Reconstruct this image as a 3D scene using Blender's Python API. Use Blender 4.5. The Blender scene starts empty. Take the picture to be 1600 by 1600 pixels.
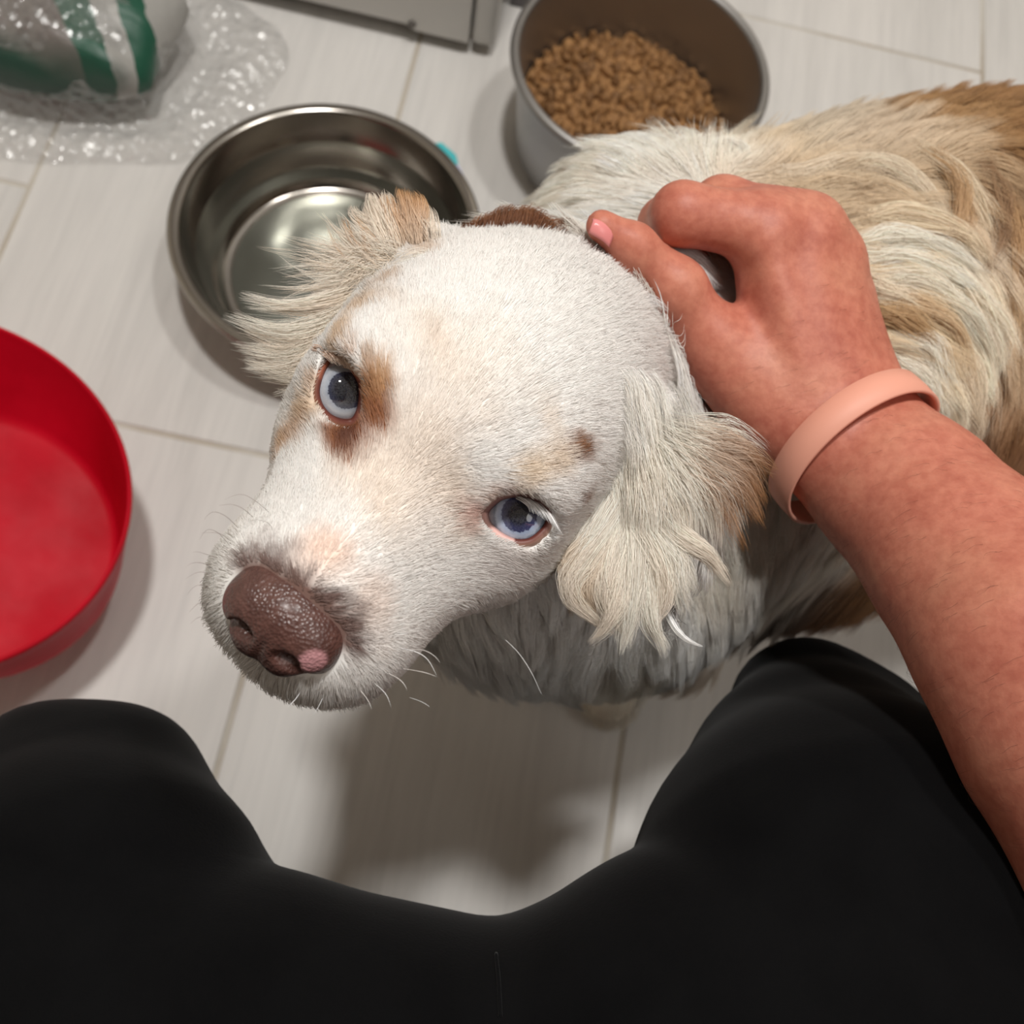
import bpy, bmesh, math, random
import numpy as np
from mathutils import Vector, Matrix
from mathutils.bvhtree import BVHTree
random.seed(7)
rng = np.random.default_rng(7)
sc = bpy.context.scene

# ------------------------------------------------------------------ camera, light, exposure
# world: x = across the planks, y = along the planks, z = up; the phone hangs 0.79 m over the floor
FPX, CAMH = 1550.0, 0.794
CB = np.array([[.977182, .205505, .053703], [.172511, -.915364, .363798], [.12392, -.346233, -.929928]])
cam_d = bpy.data.cameras.new('camera')
cam = bpy.data.objects.new('camera', cam_d)
sc.collection.objects.link(cam)
sc.camera = cam
cam_d.sensor_width = 36
cam_d.lens = 36 * FPX / 1600
cam_d.clip_start = 0.02
cam.matrix_world = Matrix(((CB[0, 0], -CB[0, 1], -CB[0, 2], 0), (CB[1, 0], -CB[1, 1], -CB[1, 2], 0),
                           (CB[2, 0], -CB[2, 1], -CB[2, 2], CAMH), (0, 0, 0, 1)))
cam_d.dof.use_dof = True
cam_d.dof.focus_distance = 0.305
cam_d.dof.aperture_fstop = 14

w = bpy.data.worlds.new('world')
sc.world = w
w.use_nodes = True
w.node_tree.nodes['Background'].inputs[0].default_value = (.95, .97, 1, 1)
w.node_tree.nodes['Background'].inputs[1].default_value = .25


def lamp(name, loc, size, power, col):
    d = bpy.data.lights.new(name, 'AREA')
    d.shape = 'DISK'
    d.size = size
    d.energy = power
    d.color = col
    o = bpy.data.objects.new(name, d)
    o.location = loc
    sc.collection.objects.link(o)


lamp('ceiling_lamp', (-.10, .42, 2.36), .16, 22, (1, .975, .94))
lamp('ceiling_lamp', (.50, .62, 2.36), .16, 11, (1, .98, .95))

lamp('fill_lamp', (1.35, -.35, 2.05), 1.3, 9, (1, .98, .95))  # added soft fill, not a known fixture; lifts the shade under chin and chest

sc.view_settings.view_transform = 'Standard'
sc.view_settings.look = 'None'
sc.view_settings.exposure = 0.12
sc.view_settings.gamma = 1
sc.view_settings.use_curve_mapping = False
sc.cycles.use_denoising = True
sc.cycles.max_bounces = 10
sc.cycles.diffuse_bounces = 5
sc.cycles.transparent_max_bounces = 16
sc.cycles.sample_clamp_indirect = 6


def un(px, py, depth=None, z=None):
    """point seen at photo pixel px,py at a distance along the view axis, or at a height above the floor"""
    r = CB @ np.array([(px - 800) / FPX, (py - 800) / FPX, 1.0])
    if z is not None:
        depth = (z - CAMH) / r[2]
    return r * depth + np.array([0, 0, CAMH])


def proj(P):
    c = (np.atleast_2d(P) - [0, 0, CAMH]) @ CB
    return c[:, :2] / c[:, 2:] * FPX + 800


# ------------------------------------------------------------------ helpers
def lin(r, g, b):
    f = lambda c: (c / 12.92 if c <= .04045 else ((c + .055) / 1.055) ** 2.4)
    return (f(r / 255), f(g / 255), f(b / 255), 1)


def linv(c):
    return np.array(lin(*c)[:3])


class Mat:
    """small node builder around a Principled material"""
    def __init__(s, name, color=(.8, .8, .8, 1), rough=.5, metal=0, **kw):
        s.m = bpy.data.materials.new(name)
        s.m.use_nodes = True
        s.nt = s.m.node_tree
        s.p = s.nt.nodes['Principled BSDF']
        s.out = s.nt.nodes['Material Output']
        s.p.inputs['Base Color'].default_value = color
        s.p.inputs['Roughness'].default_value = rough
        s.p.inputs['Metallic'].default_value = metal
        for k, v in kw.items():
            s.p.inputs[k.replace('_', ' ')].default_value = v

    def n(s, t, **kw):
        nd = s.nt.nodes.new(t)
        for k, v in kw.items():
            if k in nd.inputs:
                nd.inputs[k].default_value = v
            else:
                setattr(nd, k, v)
        return nd

    def l(s, a, b):
        s.nt.links.new(a, b)

    def coord(s, kind='Object', scale=(1, 1, 1), rot=(0, 0, 0), loc=(0, 0, 0)):
        c = s.n('ShaderNodeTexCoord')
        m = s.n('ShaderNodeMapping')
        m.inputs['Scale'].default_value = scale
        m.inputs['Rotation'].default_value = rot
        m.inputs['Location'].default_value = loc
        s.l(c.outputs[kind], m.inputs[0])
        return m.outputs[0]

    def noise(s, co, scale=5, detail=4, rough=.5, dist=0):
        nd = s.n('ShaderNodeTexNoise', Scale=scale, Detail=detail, Roughness=rough, Distortion=dist)
        s.l(co, nd.inputs['Vector'])
        return nd.outputs['Fac']

    def ramp(s, fac, stops, interp='LINEAR'):
        r = s.n('ShaderNodeValToRGB')
        r.color_ramp.interpolation = interp
        e = r.color_ramp.elements
        while len(e) < len(stops):
            e.new(.5)
        for el, (p, c) in zip(e, stops):
            el.position = p
            el.color = c
        s.l(fac, r.inputs[0])
        return r.outputs[0]

    def mix(s, fac, a, b, mode='MIX'):
        m = s.n('ShaderNodeMix', data_type='RGBA', blend_type=mode)
        for sock, v in ((m.inputs[0], fac), (m.inputs[6], a), (m.inputs[7], b)):
            if hasattr(v, 'links'):
                s.l(v, sock)
            else:
                sock.default_value = v
        return m.outputs[2]

    def bump(s, h, strength=.3, dist=.001):
        b = s.n('ShaderNodeBump', Strength=strength, Distance=dist)
        s.l(h, b.inputs['Height'])
        s.l(b.outputs[0], s.p.inputs['Normal'])

    def base(s, sock):
        s.l(sock, s.p.inputs['Base Color'])


def link(o, parent=None):
    sc.collection.objects.link(o)
    if parent is not None:
        o.parent = parent
    return o


def mesh_obj(name, verts, faces, mat, parent=None, smooth=True):
    me = bpy.data.meshes.new(name)
    me.from_pydata([tuple(v) for v in verts], [], [tuple(f) for f in faces])
    me.validate()
    me.update()
    if smooth:
        me.polygons.foreach_set('use_smooth', [True] * len(me.polygons))
    if mat:
        me.materials.append(mat)
    return link(bpy.data.objects.new(name, me), parent)


def bm_obj(name, bm, mat, parent=None, smooth=False):
    me = bpy.data.meshes.new(name)
    bm.normal_update()
    bm.to_mesh(me)
    bm.free()
    if smooth:
        me.polygons.foreach_set('use_smooth', [True] * len(me.polygons))
    if mat:
        me.materials.append(mat)
    return link(bpy.data.objects.new(name, me), parent)


def tag(o, label, cat, group=None):
    o['label'] = label
    o['category'] = cat
    if group:
        o['group'] = group
    return o


def thing(name, loc, label, cat, group=None):
    o = bpy.data.objects.new(name, None)
    o.location = loc
    o.empty_display_size = .02
    link(o)
    return tag(o, label, cat, group)


def box_bm(bm, lo, hi, bevel=0, segs=2):
    r = bmesh.ops.create_cube(bm, size=1)
    vs = r['verts']
    lo, hi = np.array(lo, float), np.array(hi, float)
    for v in vs:
        v.co = Vector((lo + hi) / 2 + np.array(v.co) * (hi - lo))
    if bevel:
        es = list({e for v in vs for e in v.link_edges})
        bmesh.ops.bevel(bm, geom=es, offset=bevel, segments=segs, affect='EDGES', profile=.7)
    return bm


def lathe(profile, n=96, c0=(0, 0), close=False):
    """profile: (r, z) or (r, z, cx, cy) rows; returns verts, faces"""
    V, F = [], []
    for p in profile:
        r, z = p[0], p[1]
        cx, cy = (p[2], p[3]) if len(p) > 2 else c0
        for i in range(n):
            t = 2 * math.pi * i / n
            V.append((cx + r * math.cos(t), cy + r * math.sin(t), z))
    m = len(profile)
    for j in range(m - 1 if not close else m):
        for i in range(n):
            a, b = j * n + i, j * n + (i + 1) % n
            c, d = ((j + 1) % m) * n + (i + 1) % n, ((j + 1) % m) * n + i
            F.append((a, b, c, d))
    if not close:
        if profile[0][0] > 1e-6:
            F.append(tuple(range(n - 1, -1, -1)))
        if profile[-1][0] > 1e-6:
            F.append(tuple((m - 1) * n + i for i in range(n)))
    return V, F


def smooth_path(pts, n):
    """Catmull-Rom through pts (k,d) -> (n,d)"""
    P = np.asarray(pts, float)
    P = np.vstack([2 * P[0] - P[1], P, 2 * P[-1] - P[-2]])
    k = len(P) - 3
    t = np.linspace(0, k - 1e-9, n)
    i = t.astype(int)
    u = (t - i)[:, None]
    a, b, c, d = P[i], P[i + 1], P[i + 2], P[i + 3]
    return .5 * (2 * b + (c - a) * u + (2 * a - 5 * b + 4 * c - d) * u ** 2 + (3 * b - a - 3 * c + d) * u ** 3)


def tube(path, radii, n=12, closed=False):
    path = np.asarray(path, float)
    m = len(path)
    radii = np.broadcast_to(np.asarray(radii, float), (m,))
    T = np.roll(path, -1, 0) - np.roll(path, 1, 0) if closed else np.gradient(path, axis=0)
    T /= np.linalg.norm(T, axis=1)[:, None] + 1e-12
    nrm = np.cross(T[0], [0.31, .17, .94])
    nrm /= np.linalg.norm(nrm)
    V, F = [], []
    for i in range(m):
        nrm = nrm - T[i] * (nrm @ T[i])
        nrm /= np.linalg.norm(nrm)
        bn = np.cross(T[i], nrm)
        for j in range(n):
            t = 2 * math.pi * j / n
            V.append(path[i] + radii[i] * (math.cos(t) * nrm + math.sin(t) * bn))
    for i in range(m if closed else m - 1):
        for j in range(n):
            k = (i + 1) % m
            F.append((i * n + j, i * n + (j + 1) % n, k * n + (j + 1) % n, k * n + j))
    if not closed:
        F.append(tuple(range(n - 1, -1, -1)))
        F.append(tuple((m - 1) * n + j for j in range(n)))
    return V, F


# ---------------------------------------------- smooth solid modelling: distance field on a grid -> surface net
class Field:
    def __init__(s, lo, hi, h):
        s.lo = np.array(lo, float)
        s.h = h
        s.dim = np.ceil((np.array(hi) - s.lo) / h).astype(int) + 1
        s.f = np.full(s.dim, .2, np.float32)

    def _box(s, lo, hi):
        i0 = np.clip(np.floor((np.array(lo) - s.lo) / s.h).astype(int), 0, s.dim)
        i1 = np.clip(np.ceil((np.array(hi) - s.lo) / s.h).astype(int) + 1, 0, s.dim)
        sl = tuple(slice(a, b) for a, b in zip(i0, i1))
        ax = [(s.lo[k] + s.h * np.arange(i0[k], i1[k])).astype(np.float32) for k in range(3)]
        return sl, ax[0][:, None, None], ax[1][None, :, None], ax[2][None, None, :]

    def _apply(s, sl, d, k, op):
        a = s.f[sl]
        if a.size == 0:
            return
        if op == 'cut':
            hh = np.clip(.5 - .5 * (a + d) / k, 0, 1)
            s.f[sl] = a * (1 - hh) - d * hh + k * hh * (1 - hh)
        else:
            hh = np.clip(.5 + .5 * (a - d) / k, 0, 1)
            s.f[sl] = a * (1 - hh) + d * hh - k * hh * (1 - hh)

    def cone(s, a, b, ra, rb, k=.01, op='add', flat=None):
        """tapered capsule; flat=(axis, squash) presses it thin along an axis"""
        a, b = np.array(a, float), np.array(b, float)
        pad = max(ra, rb) + 2 * k + .006
        sl, X, Y, Z = s._box(np.minimum(a, b) - pad, np.maximum(a, b) + pad)
        ba = b - a
        px, py, pz = X - a[0], Y - a[1], Z - a[2]
        t = np.clip((px * ba[0] + py * ba[1] + pz * ba[2]) / (ba @ ba + 1e-12), 0, 1)
        qx, qy, qz = px - t * ba[0], py - t * ba[1], pz - t * ba[2]
        r = ra + (rb - ra) * t
        q2 = qx * qx + qy * qy + qz * qz
        if flat is not None:
            ax, sq = np.array(flat[0], float), flat[1]
            ax = ax / np.linalg.norm(ax)
            dn = qx * ax[0] + qy * ax[1] + qz * ax[2]
            q = np.sqrt(np.maximum(q2 - dn * dn, 0) + (dn / sq) ** 2)
            d = (q - r) * np.where(q > 1e-6, np.sqrt(q2) / np.maximum(q, 1e-6), sq)
        else:
            d = np.sqrt(q2) - r
        s._apply(sl, d.astype(np.float32), k, op)

    def chain(s, pts, radii, k=.01, flat=None):
        for i in range(len(pts) - 1):
            s.cone(pts[i], pts[i + 1], radii[i], radii[i + 1], k, flat=flat)

    def ell(s, c, rad, k=.01, R=None, op='add'):
        c = np.array(c, float)
        R = np.eye(3) if R is None else np.asarray(R)
        pad = max(rad) + 2 * k + .006
        sl, X, Y, Z = s._box(c - pad, c + pad)
        px, py, pz = X - c[0], Y - c[1], Z - c[2]
        k0 = k1 = 0
        for i in range(3):
            u = px * R[0, i] + py * R[1, i] + pz * R[2, i]
            k0 = k0 + (u / rad[i]) ** 2
            k1 = k1 + (u / rad[i] ** 2) ** 2
        k0, k1 = np.sqrt(k0), np.sqrt(k1)
        d = k0 * (k0 - 1) / np.maximum(k1, 1e-6)
        s._apply(sl, d.astype(np.float32), k, op)

    def prism(s, c, ax_x, ax_y, ax_z, poly, z0, z1, k=.002, op='cut'):
        """polygon (in the plane ax_x, ax_y about c) swept along ax_z from z0 to z1"""
        c = np.array(c, float)
        poly = np.asarray(poly, float)
        pad = np.abs(poly).max() + max(abs(z0), abs(z1)) + .006
        sl, X, Y, Z = s._box(c - pad, c + pad)
        px, py, pz = X - c[0], Y - c[1], Z - c[2]
        u = px * ax_x[0] + py * ax_x[1] + pz * ax_x[2]
        v = px * ax_y[0] + py * ax_y[1] + pz * ax_y[2]
        t = px * ax_z[0] + py * ax_z[1] + pz * ax_z[2]
        d2 = np.full(u.shape, 1e9, np.float32)
        inside = np.zeros(u.shape, bool)
        for i in range(len(poly)):
            p, q = poly[i], poly[(i + 1) % len(poly)]
            e = q - p
            wu, wv = u - p[0], v - p[1]
            tt = np.clip((wu * e[0] + wv * e[1]) / (e @ e), 0, 1)
            d2 = np.minimum(d2, (wu - tt * e[0]) ** 2 + (wv - tt * e[1]) ** 2)
            cond = (p[1] <= v) != (q[1] <= v)
            xi = p[0] + (v - p[1]) * e[0] / (e[1] if abs(e[1]) > 1e-12 else 1e-12)
            inside ^= cond & (u < xi)
        d = np.sqrt(d2) * np.where(inside, -1, 1)
        d = np.maximum(d, np.maximum(z0 - t, t - z1))
        s._apply(sl, d.astype(np.float32), k, op)

    def value(s, P):
        q = (np.asarray(P) - s.lo) / s.h
        i = np.clip(np.floor(q).astype(int), 0, s.dim - 2)
        fr = np.clip(q - i, 0, 1)
        r = 0
        for dx in (0, 1):
            for dy in (0, 1):
                for dz in (0, 1):
                    wgt = (fr[:, 0] if dx else 1 - fr[:, 0]) * (fr[:, 1] if dy else 1 - fr[:, 1]) * (fr[:, 2] if dz else 1 - fr[:, 2])
                    r = r + wgt * s.f[i[:, 0] + dx, i[:, 1] + dy, i[:, 2] + dz]
        return r

    def grad(s, P):
        e = s.h
        g = np.stack([s.value(P + np.eye(3)[k] * e) - s.value(P - np.eye(3)[k] * e) for k in range(3)], 1)
        return g / (np.linalg.norm(g, axis=1)[:, None] + 1e-9)

    def surface(s):
        f = s.f
        neg = f < 0
        c = np.zeros(np.array(f.shape) - 1, np.uint8)
        sh = [(dx, dy, dz) for dx in (0, 1) for dy in (0, 1) for dz in (0, 1)]
        D = np.array(f.shape)
        for dx, dy, dz in sh:
            c += neg[dx:D[0] - 1 + dx, dy:D[1] - 1 + dy, dz:D[2] - 1 + dz]
        act = (c > 0) & (c < 8)
        idx = np.argwhere(act)
        ids = np.full(act.shape, -1, np.int32)
        ids[act] = np.arange(len(idx))
        acc = np.zeros((len(idx), 3))
        cnt = np.zeros(len(idx))
        for ax in range(3):
            o1, o2 = [k for k in range(3) if k != ax]
            for a in (0, 1):
                for b in (0, 1):
                    p = idx.copy()
                    p[:, o1] += a
                    p[:, o2] += b
                    q = p.copy()
                    q[:, ax] += 1
                    fp, fq = f[tuple(p.T)], f[tuple(q.T)]
                    m = (fp < 0) != (fq < 0)
                    t = fp[m] / (fp[m] - fq[m])
                    pt = p[m].astype(float)
                    pt[:, ax] += t
                    acc[m] += pt
                    cnt[m] += 1
        V = acc / cnt[:, None] * s.h + s.lo
        F = []
        for ax in range(3):
            o1, o2 = (ax + 1) % 3, (ax + 2) % 3
            sa = [slice(None)] * 3
            sb = [slice(None)] * 3
            sa[ax], sb[ax] = slice(0, -1), slice(1, None)
            e = np.argwhere(neg[tuple(sa)] != neg[tuple(sb)])
            e = e[(e[:, o1] > 0) & (e[:, o2] > 0) & (e[:, o1] < D[o1] - 1) & (e[:, o2] < D[o2] - 1)]
            fl = neg[tuple(e.T)]
            q = []
            for a, b in ((1, 1), (0, 1), (0, 0), (1, 0)):
                p = e.copy()
                p[:, o1] -= a
                p[:, o2] -= b
                q.append(ids[tuple(p.T)])
            q = np.stack(q, 1)
            q[~fl] = q[~fl][:, ::-1]
            F.append(q)
        F = np.concatenate(F)
        return V, F[(F >= 0).all(1)]


def net_mesh(name, V, F, mat, parent=None):
    me = bpy.data.meshes.new(name)
    me.vertices.add(len(V))
    me.vertices.foreach_set('co', V.astype(np.float32).ravel())
    me.loops.add(F.size)
    me.loops.foreach_set('vertex_index', F.astype(np.int32).ravel())
    me.polygons.add(len(F))
    me.polygons.foreach_set('loop_start', np.arange(0, F.size, 4, dtype=np.int32))
    me.polygons.foreach_set('use_smooth', np.ones(len(F), bool))
    me.update(calc_edges=True)
    me.validate()
    if mat:
        me.materials.append(mat)
    return link(bpy.data.objects.new(name, me), parent)


# ------------------------------------------------------------------ the room
def structure(name, bm, mat, parent=None, smooth=False):
    o = bm_obj(name, bm, mat, parent, smooth)
    if parent is None:
        o['kind'] = 'structure'
    return o


M_grout = Mat('grout', lin(196, 190, 180), .9)
co = M_grout.coord()
M_grout.base(M_grout.ramp(M_grout.noise(co, 9, 5), [(.3, lin(172, 160, 143)), (.62, lin(205, 200, 190))]))

M_tile = Mat('plank_tile', lin(205, 202, 198), .42)
co = M_tile.coord('Object')
oi = M_tile.n('ShaderNodeObjectInfo')
add = M_tile.n('ShaderNodeVectorMath', operation='ADD')
cmb = M_tile.n('ShaderNodeCombineXYZ')
mul = M_tile.n('ShaderNodeMath', operation='MULTIPLY')
mul.inputs[1].default_value = 37.0
M_tile.l(oi.outputs['Random'], mul.inputs[0])
M_tile.l(mul.outputs[0], cmb.inputs[2])
M_tile.l(co, add.inputs[0])
M_tile.l(cmb.outputs[0], add.inputs[1])


def stretch(m, src, sc_):
    mp = m.n('ShaderNodeMapping')
    mp.inputs['Scale'].default_value = sc_
    m.l(src, mp.inputs[0])
    return mp.outputs[0]


grain = M_tile.noise(stretch(M_tile, add.outputs[0], (26, 2.2, 1)), 1.0, 6, .62, .4)
fine = M_tile.noise(stretch(M_tile, add.outputs[0], (150, 9, 1)), 1.0, 3, .6)
cloud = M_tile.noise(stretch(M_tile, add.outputs[0], (5, 1.6, 1)), 1.0, 3, .5)
c1 = M_tile.ramp(grain, [(.18, lin(178, 176, 172)), (.36, lin(206, 203, 199)), (.55, lin(217, 214, 210)), (.8, lin(224, 221, 216))])
c2 = M_tile.mix(.14, c1, M_tile.ramp(fine, [(.3, lin(150, 148, 146)), (.6, lin(236, 232, 226))]))
c3 = M_tile.mix(.30, c2, M_tile.ramp(cloud, [(.3, lin(192, 191, 187)), (.7, lin(230, 225, 220))]))
M_tile.base(c3)
M_tile.bump(fine, .12, .0006)

bm = bmesh.new()
box_bm(bm, (-2.0, -2.3, -.06), (2.0, 2.3, -.0016))
floor = structure('floor', bm, M_grout.m)
PW, PL, GAP = .305, .610, .0042
bm = bmesh.new()
box_bm(bm, (-(PW - GAP) / 2, -(PL - GAP) / 2, -.008), ((PW - GAP) / 2, (PL - GAP) / 2, 0), .0009, 1)
tile0 = None
joint = {0: .5256, 1: .315, 2: .5256, 3: .332, 4: .5256}
for k in range(-4, 10):
    x0 = -.1382 + PW * (k - 2)
    if x0 > 1.6 or x0 + PW < -1.6:
        continue
    yj = joint.get(k, .5256 if k % 2 == 0 else .32)
    for r in range(-4, 3):
        y0 = yj + PL * r
        if y0 > 1.6 or y0 + PL < -1.6:
            continue
        if tile0 is None:
            t = tile0 = bm_obj('plank_tile', bm, M_tile.m, floor)
        else:
            t = tile0.copy()
            link(t, floor)
        t.location = (x0 + PW / 2, y0 + PL / 2, random.uniform(-.0003, 0))

M_wall = Mat('painted_wall', lin(214, 208, 198), .8)
M_cab = Mat('dark_wood_wall', lin(100, 86, 74), .6)
for nm, lo, hi in (('wall_back', (-1.65, 1.6, -.01), (1.65, 1.65, 2.4)), ('wall_front', (-1.65, -1.65, -.01), (1.65, -1.6, 2.4)),
                   ('wall_left', (-1.65, -1.6, -.01), (-1.6, 1.6, 2.4)), ('wall_right', (1.6, -1.6, -.01), (1.65, 1.6, 2.4))):
    bm = bmesh.new()
    box_bm(bm, lo, hi)
    structure(nm, bm, M_cab.m if nm in ('wall_front', 'wall_right') else M_wall.m)
bm = bmesh.new()
box_bm(bm, (-1.65, -1.65, 2.4), (1.65, 1.65, 2.45))
structure('ceiling', bm, Mat('ceiling_paint', lin(225, 222, 216), .9).m)

# ------------------------------------------------------------------ steel water bowl
M_steel = Mat('polished_steel', lin(172, 167, 160), .15, 1)
co = M_steel.coord('Object')
M_steel.l(M_steel.ramp(M_steel.noise(stretch(M_steel, co, (6, 6, 60)), 1, 3), [(.3, (.13,) * 3 + (1,)), (.7, (.24,) * 3 + (1,))]), M_steel.p.inputs['Roughness'])
M_brush = Mat('brushed_steel', lin(146, 150, 144), .34, 1)
M_dull = Mat('satin_steel', lin(168, 166, 164), .45, 1)


def ring_pts(cx, cz, r, a0, a1, n):
    return [(cx + r * math.cos(math.radians(a)), cz + r * math.sin(math.radians(a))) for a in np.linspace(a0, a1, n)]


WB = (-.1572, .5005)
prof = [(.0, .0035), (.090, .0035)] + ring_pts(.092, .0115, .008, -90, -15, 6)[1:] + \
       [(.1035, .022), (.1045, .026), (.1062, .0285), (.1120, .048), (.1128, .0505), (.1146, .0525), (.1215, .0735)] + \
       [(.1220, .0752), (.1232, .0764), (.1262, .0770), (.1290, .0766)] + ring_pts(.1296, .0738, .0026, 80, -70, 6) + [(.1205, .069), (.113, .046), (.105, .020), (.0955, .004), (.092, .001), (0, .001)]
V, F = lathe(prof, 128)
wb = thing('water_bowl', (*WB, 0), 'polished steel dog bowl, empty, with a wide rolled rim, beside the raised ear', 'bowl')
mesh_obj('bowl_shell', V, F, M_steel.m, wb)
V, F = lathe([(0, .0042), (.0885, .0042), (.0893, .0036), (0, .0036)], 96)
o = mesh_obj('bowl_bottom', V, F, M_brush.m, wb)
o['label'] = 'brushed grey bottom disc'
# scrap of wrapper under the bowl
M_paper = Mat('white_paper', lin(205, 210, 240), .6)
M_teal = Mat('teal_print', lin(70, 190, 195), .5)
sp = thing('paper_scrap', (*un(722, 285, z=.001)[:2], 0), 'small white and teal paper scrap beside the empty steel bowl', 'paper')
c = np.array(sp.location)


def slab(name, pts, z0, z1, mat, parent, off):
    P = [un(*p, z=z0) - off for p in pts]
    V = [(p[0], p[1], z0) for p in P] + [(p[0], p[1], z1) for p in P]
    n = len(P)
    F = [tuple(range(n))[::-1], tuple(range(n, 2 * n))] + [(i, (i + 1) % n, n + (i + 1) % n, n + i) for i in range(n)]
    return mesh_obj(name, V, F, mat, parent, False)


slab('sheet', [(690, 245), (716, 258), (737, 300), (746, 345), (720, 350), (690, 290)], .0006, .0014, M_paper.m, sp, c)
slab('print', [(676, 226), (690, 224), (712, 243), (716, 257), (700, 262), (680, 245)], .0008, .0020, M_teal.m, sp, c)

# ------------------------------------------------------------------ steel food bowl and the kibble
FB = (.079, .715)
prof = [(0, .004), (.088, .004)] + ring_pts(.090, .014, .010, -90, -10, 6)[1:] + [(.1035, .06), (.1105, .114)] + \
       ring_pts(.1150, .1165, .0046, 170, -70, 9) + [(.1115, .108), (.1055, .055), (.1005, .012), (.095, .002), (.09, .0008), (0, .0008)]
V, F = lathe(prof, 128)
fb = thing('food_bowl', (*FB, 0), 'deep steel dog bowl half full of brown kibble', 'bowl')
mesh_obj('bowl_shell', V, F, M_dull.m, fb)

M_kib = Mat('kibble', lin(150, 108, 62), .75)
co = M_kib.coord('Object')
oi = M_kib.n('ShaderNodeObjectInfo')
kc = M_kib.ramp(oi.outputs['Random'], [(0, lin(104, 70, 38)), (.5, lin(132, 92, 52)), (1, lin(158, 114, 68))])
M_kib.base(M_kib.mix(.35, kc, M_kib.ramp(M_kib.noise(co, 260, 4), [(.35, lin(90, 60, 32)), (.65, lin(188, 142, 90))])))
M_kib.bump(M_kib.noise(co, 420, 3), .5, .0006)


def heap_z(x, y):
    """top of the heap in bowl coordinates, higher on the near left side"""
    r = math.hypot(x, y)
    return .070 - .075 * x + (-.01 * y) - 1.6 * r * r + .003 * math.sin(70 * x + 1) * math.cos(60 * y)


V, F = [], []
nr, na = 14, 48
for j in range(nr + 1):
    for i in range(na):
        r = .1015 * j / nr
        a = 2 * math.pi * i / na
        x, y = r * math.cos(a), r * math.sin(a)
        V.append((x, y, heap_z(x, y) - .006))
for j in range(nr):
    for i in range(na):
        F.append((j * na + i, j * na + (i + 1) % na, (j + 1) * na + (i + 1) % na, (j + 1) * na + i))
hp = mesh_obj('kibble_heap', V, F, M_kib.m)
hp.location = (*FB, 0)
hp['kind'] = 'stuff'
tag(hp, 'brown dry kibble filling the deep steel bowl under the top pieces', 'kibble')
kmesh = []
for q in range(6):
    bm = bmesh.new()
    bmesh.ops.create_icosphere(bm, subdivisions=1, radius=1)
    fl = (1, .72, .55)[q % 3]
    for v in bm.verts:
        d = 1 + random.uniform(-.2, .2)
        v.co = Vector((v.co.x * d * .0072, v.co.y * d * .0064 * (1 - .15 * (q % 2)), v.co.z * d * .0062 * fl))
    me = bpy.data.meshes.new('kibble')
    bm.to_mesh(me)
    bm.free()
    me.polygons.foreach_set('use_smooth', [q % 2 == 0] * len(me.polygons))
    me.materials.append(M_kib.m)
    kmesh.append(me)
pts = []
tries = 0
while len(pts) < 290 and tries < 60000:
    tries += 1
    a, r = random.uniform(0, 2 * math.pi), .098 * math.sqrt(random.random())
    x, y = r * math.cos(a), r * math.sin(a)
    if all((x - p[0]) ** 2 + (y - p[1]) ** 2 > (.0088 if tries < 30000 else .0066) ** 2 for p in pts):
        pts.append((x, y))
for x, y in pts:
    o = link(bpy.data.objects.new('kibble', random.choice(kmesh)))
    o.location = (FB[0] + x, FB[1] + y, heap_z(x, y) - random.uniform(.002, .0055))
    o.rotation_euler = [random.uniform(0, 6.28) for _ in range(3)]
    s_ = random.uniform(.82, 1.25)
    o.scale = (s_, s_, s_)
    tag(o, 'piece of brown dry kibble on top of the heap in the deep bowl', 'kibble', 'kibble in the deep steel bowl')

# ------------------------------------------------------------------ red bowl
M_red = Mat('red_plastic', lin(205, 8, 38), .5, 0, Specular_IOR_Level=.12)
co = M_red.coord('Object')
M_red.base(M_red.ramp(M_red.noise(co, 14, 4), [(.3, lin(176, 2, 26)), (.7, lin(204, 10, 38))]))
M_red.l(M_red.ramp(M_red.noise(co, 20, 4), [(.35, (.45,) * 3 + (1,)), (.65, (.6,) * 3 + (1,))]), M_red.p.inputs['Roughness'])
RB = (-.355, .18)


def slant_ring(r, z, c, su, n=128):
    """circle seen from above, lying in a plane that falls towards +x by su"""
    t = np.linspace(0, 2 * np.pi, n, endpoint=False)
    x, y = c[0] + r * np.cos(t), c[1] + r * np.sin(t)
    P = np.stack([x, y, z - su * (x - (-.36 - RB[0]))], 1)
    if z > .04:                                             # the basin sits up on its tapered foot
        c_ = np.array([-RB[0], -RB[1], CAMH])
        P = c_ + (P - c_) * .94
    return P


rim_c, bot_c, foot_c = (-.0133, .0149), (.0004, -.0003), (-.002, .006)
mixc = lambda a, b, t: (a[0] * (1 - t) + b[0] * t, a[1] * (1 - t) + b[1] * t)
rows = [(.0005, .045, bot_c, .3), (.06, .045, bot_c, .3), (.095, .045, bot_c, .3), (.1005, .0465, bot_c, .3), (.1035, .051, mixc(bot_c, rim_c, .1), .3)]
for t in (.3, .5, .7, .9, 1):
    rows.append((.1045 + .0255 * t, .051 + .058 * t, mixc(bot_c, rim_c, .1 + .9 * t), .3))
rows += [(.1312, .1115, rim_c, .3), (.1328, .1115, rim_c, .3), (.1336, .109, rim_c, .3)]
for t in (.9, .7, .5, .3, 0):
    rows.append((.1045 + .0255 * t + .0030, .051 + .058 * t - .001, mixc(bot_c, rim_c, .1 + .9 * t), .3))
rows += [(.1045, .0435, bot_c, .3), (.098, .0415, bot_c, .3), (.078, .0412, bot_c, .3)]
rows += [(.074, .030, foot_c, .1), (.070, .0005, foot_c, 0), (.0005, .0005, foot_c, 0)]
V = np.concatenate([slant_ring(*q) for q in rows])
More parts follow.
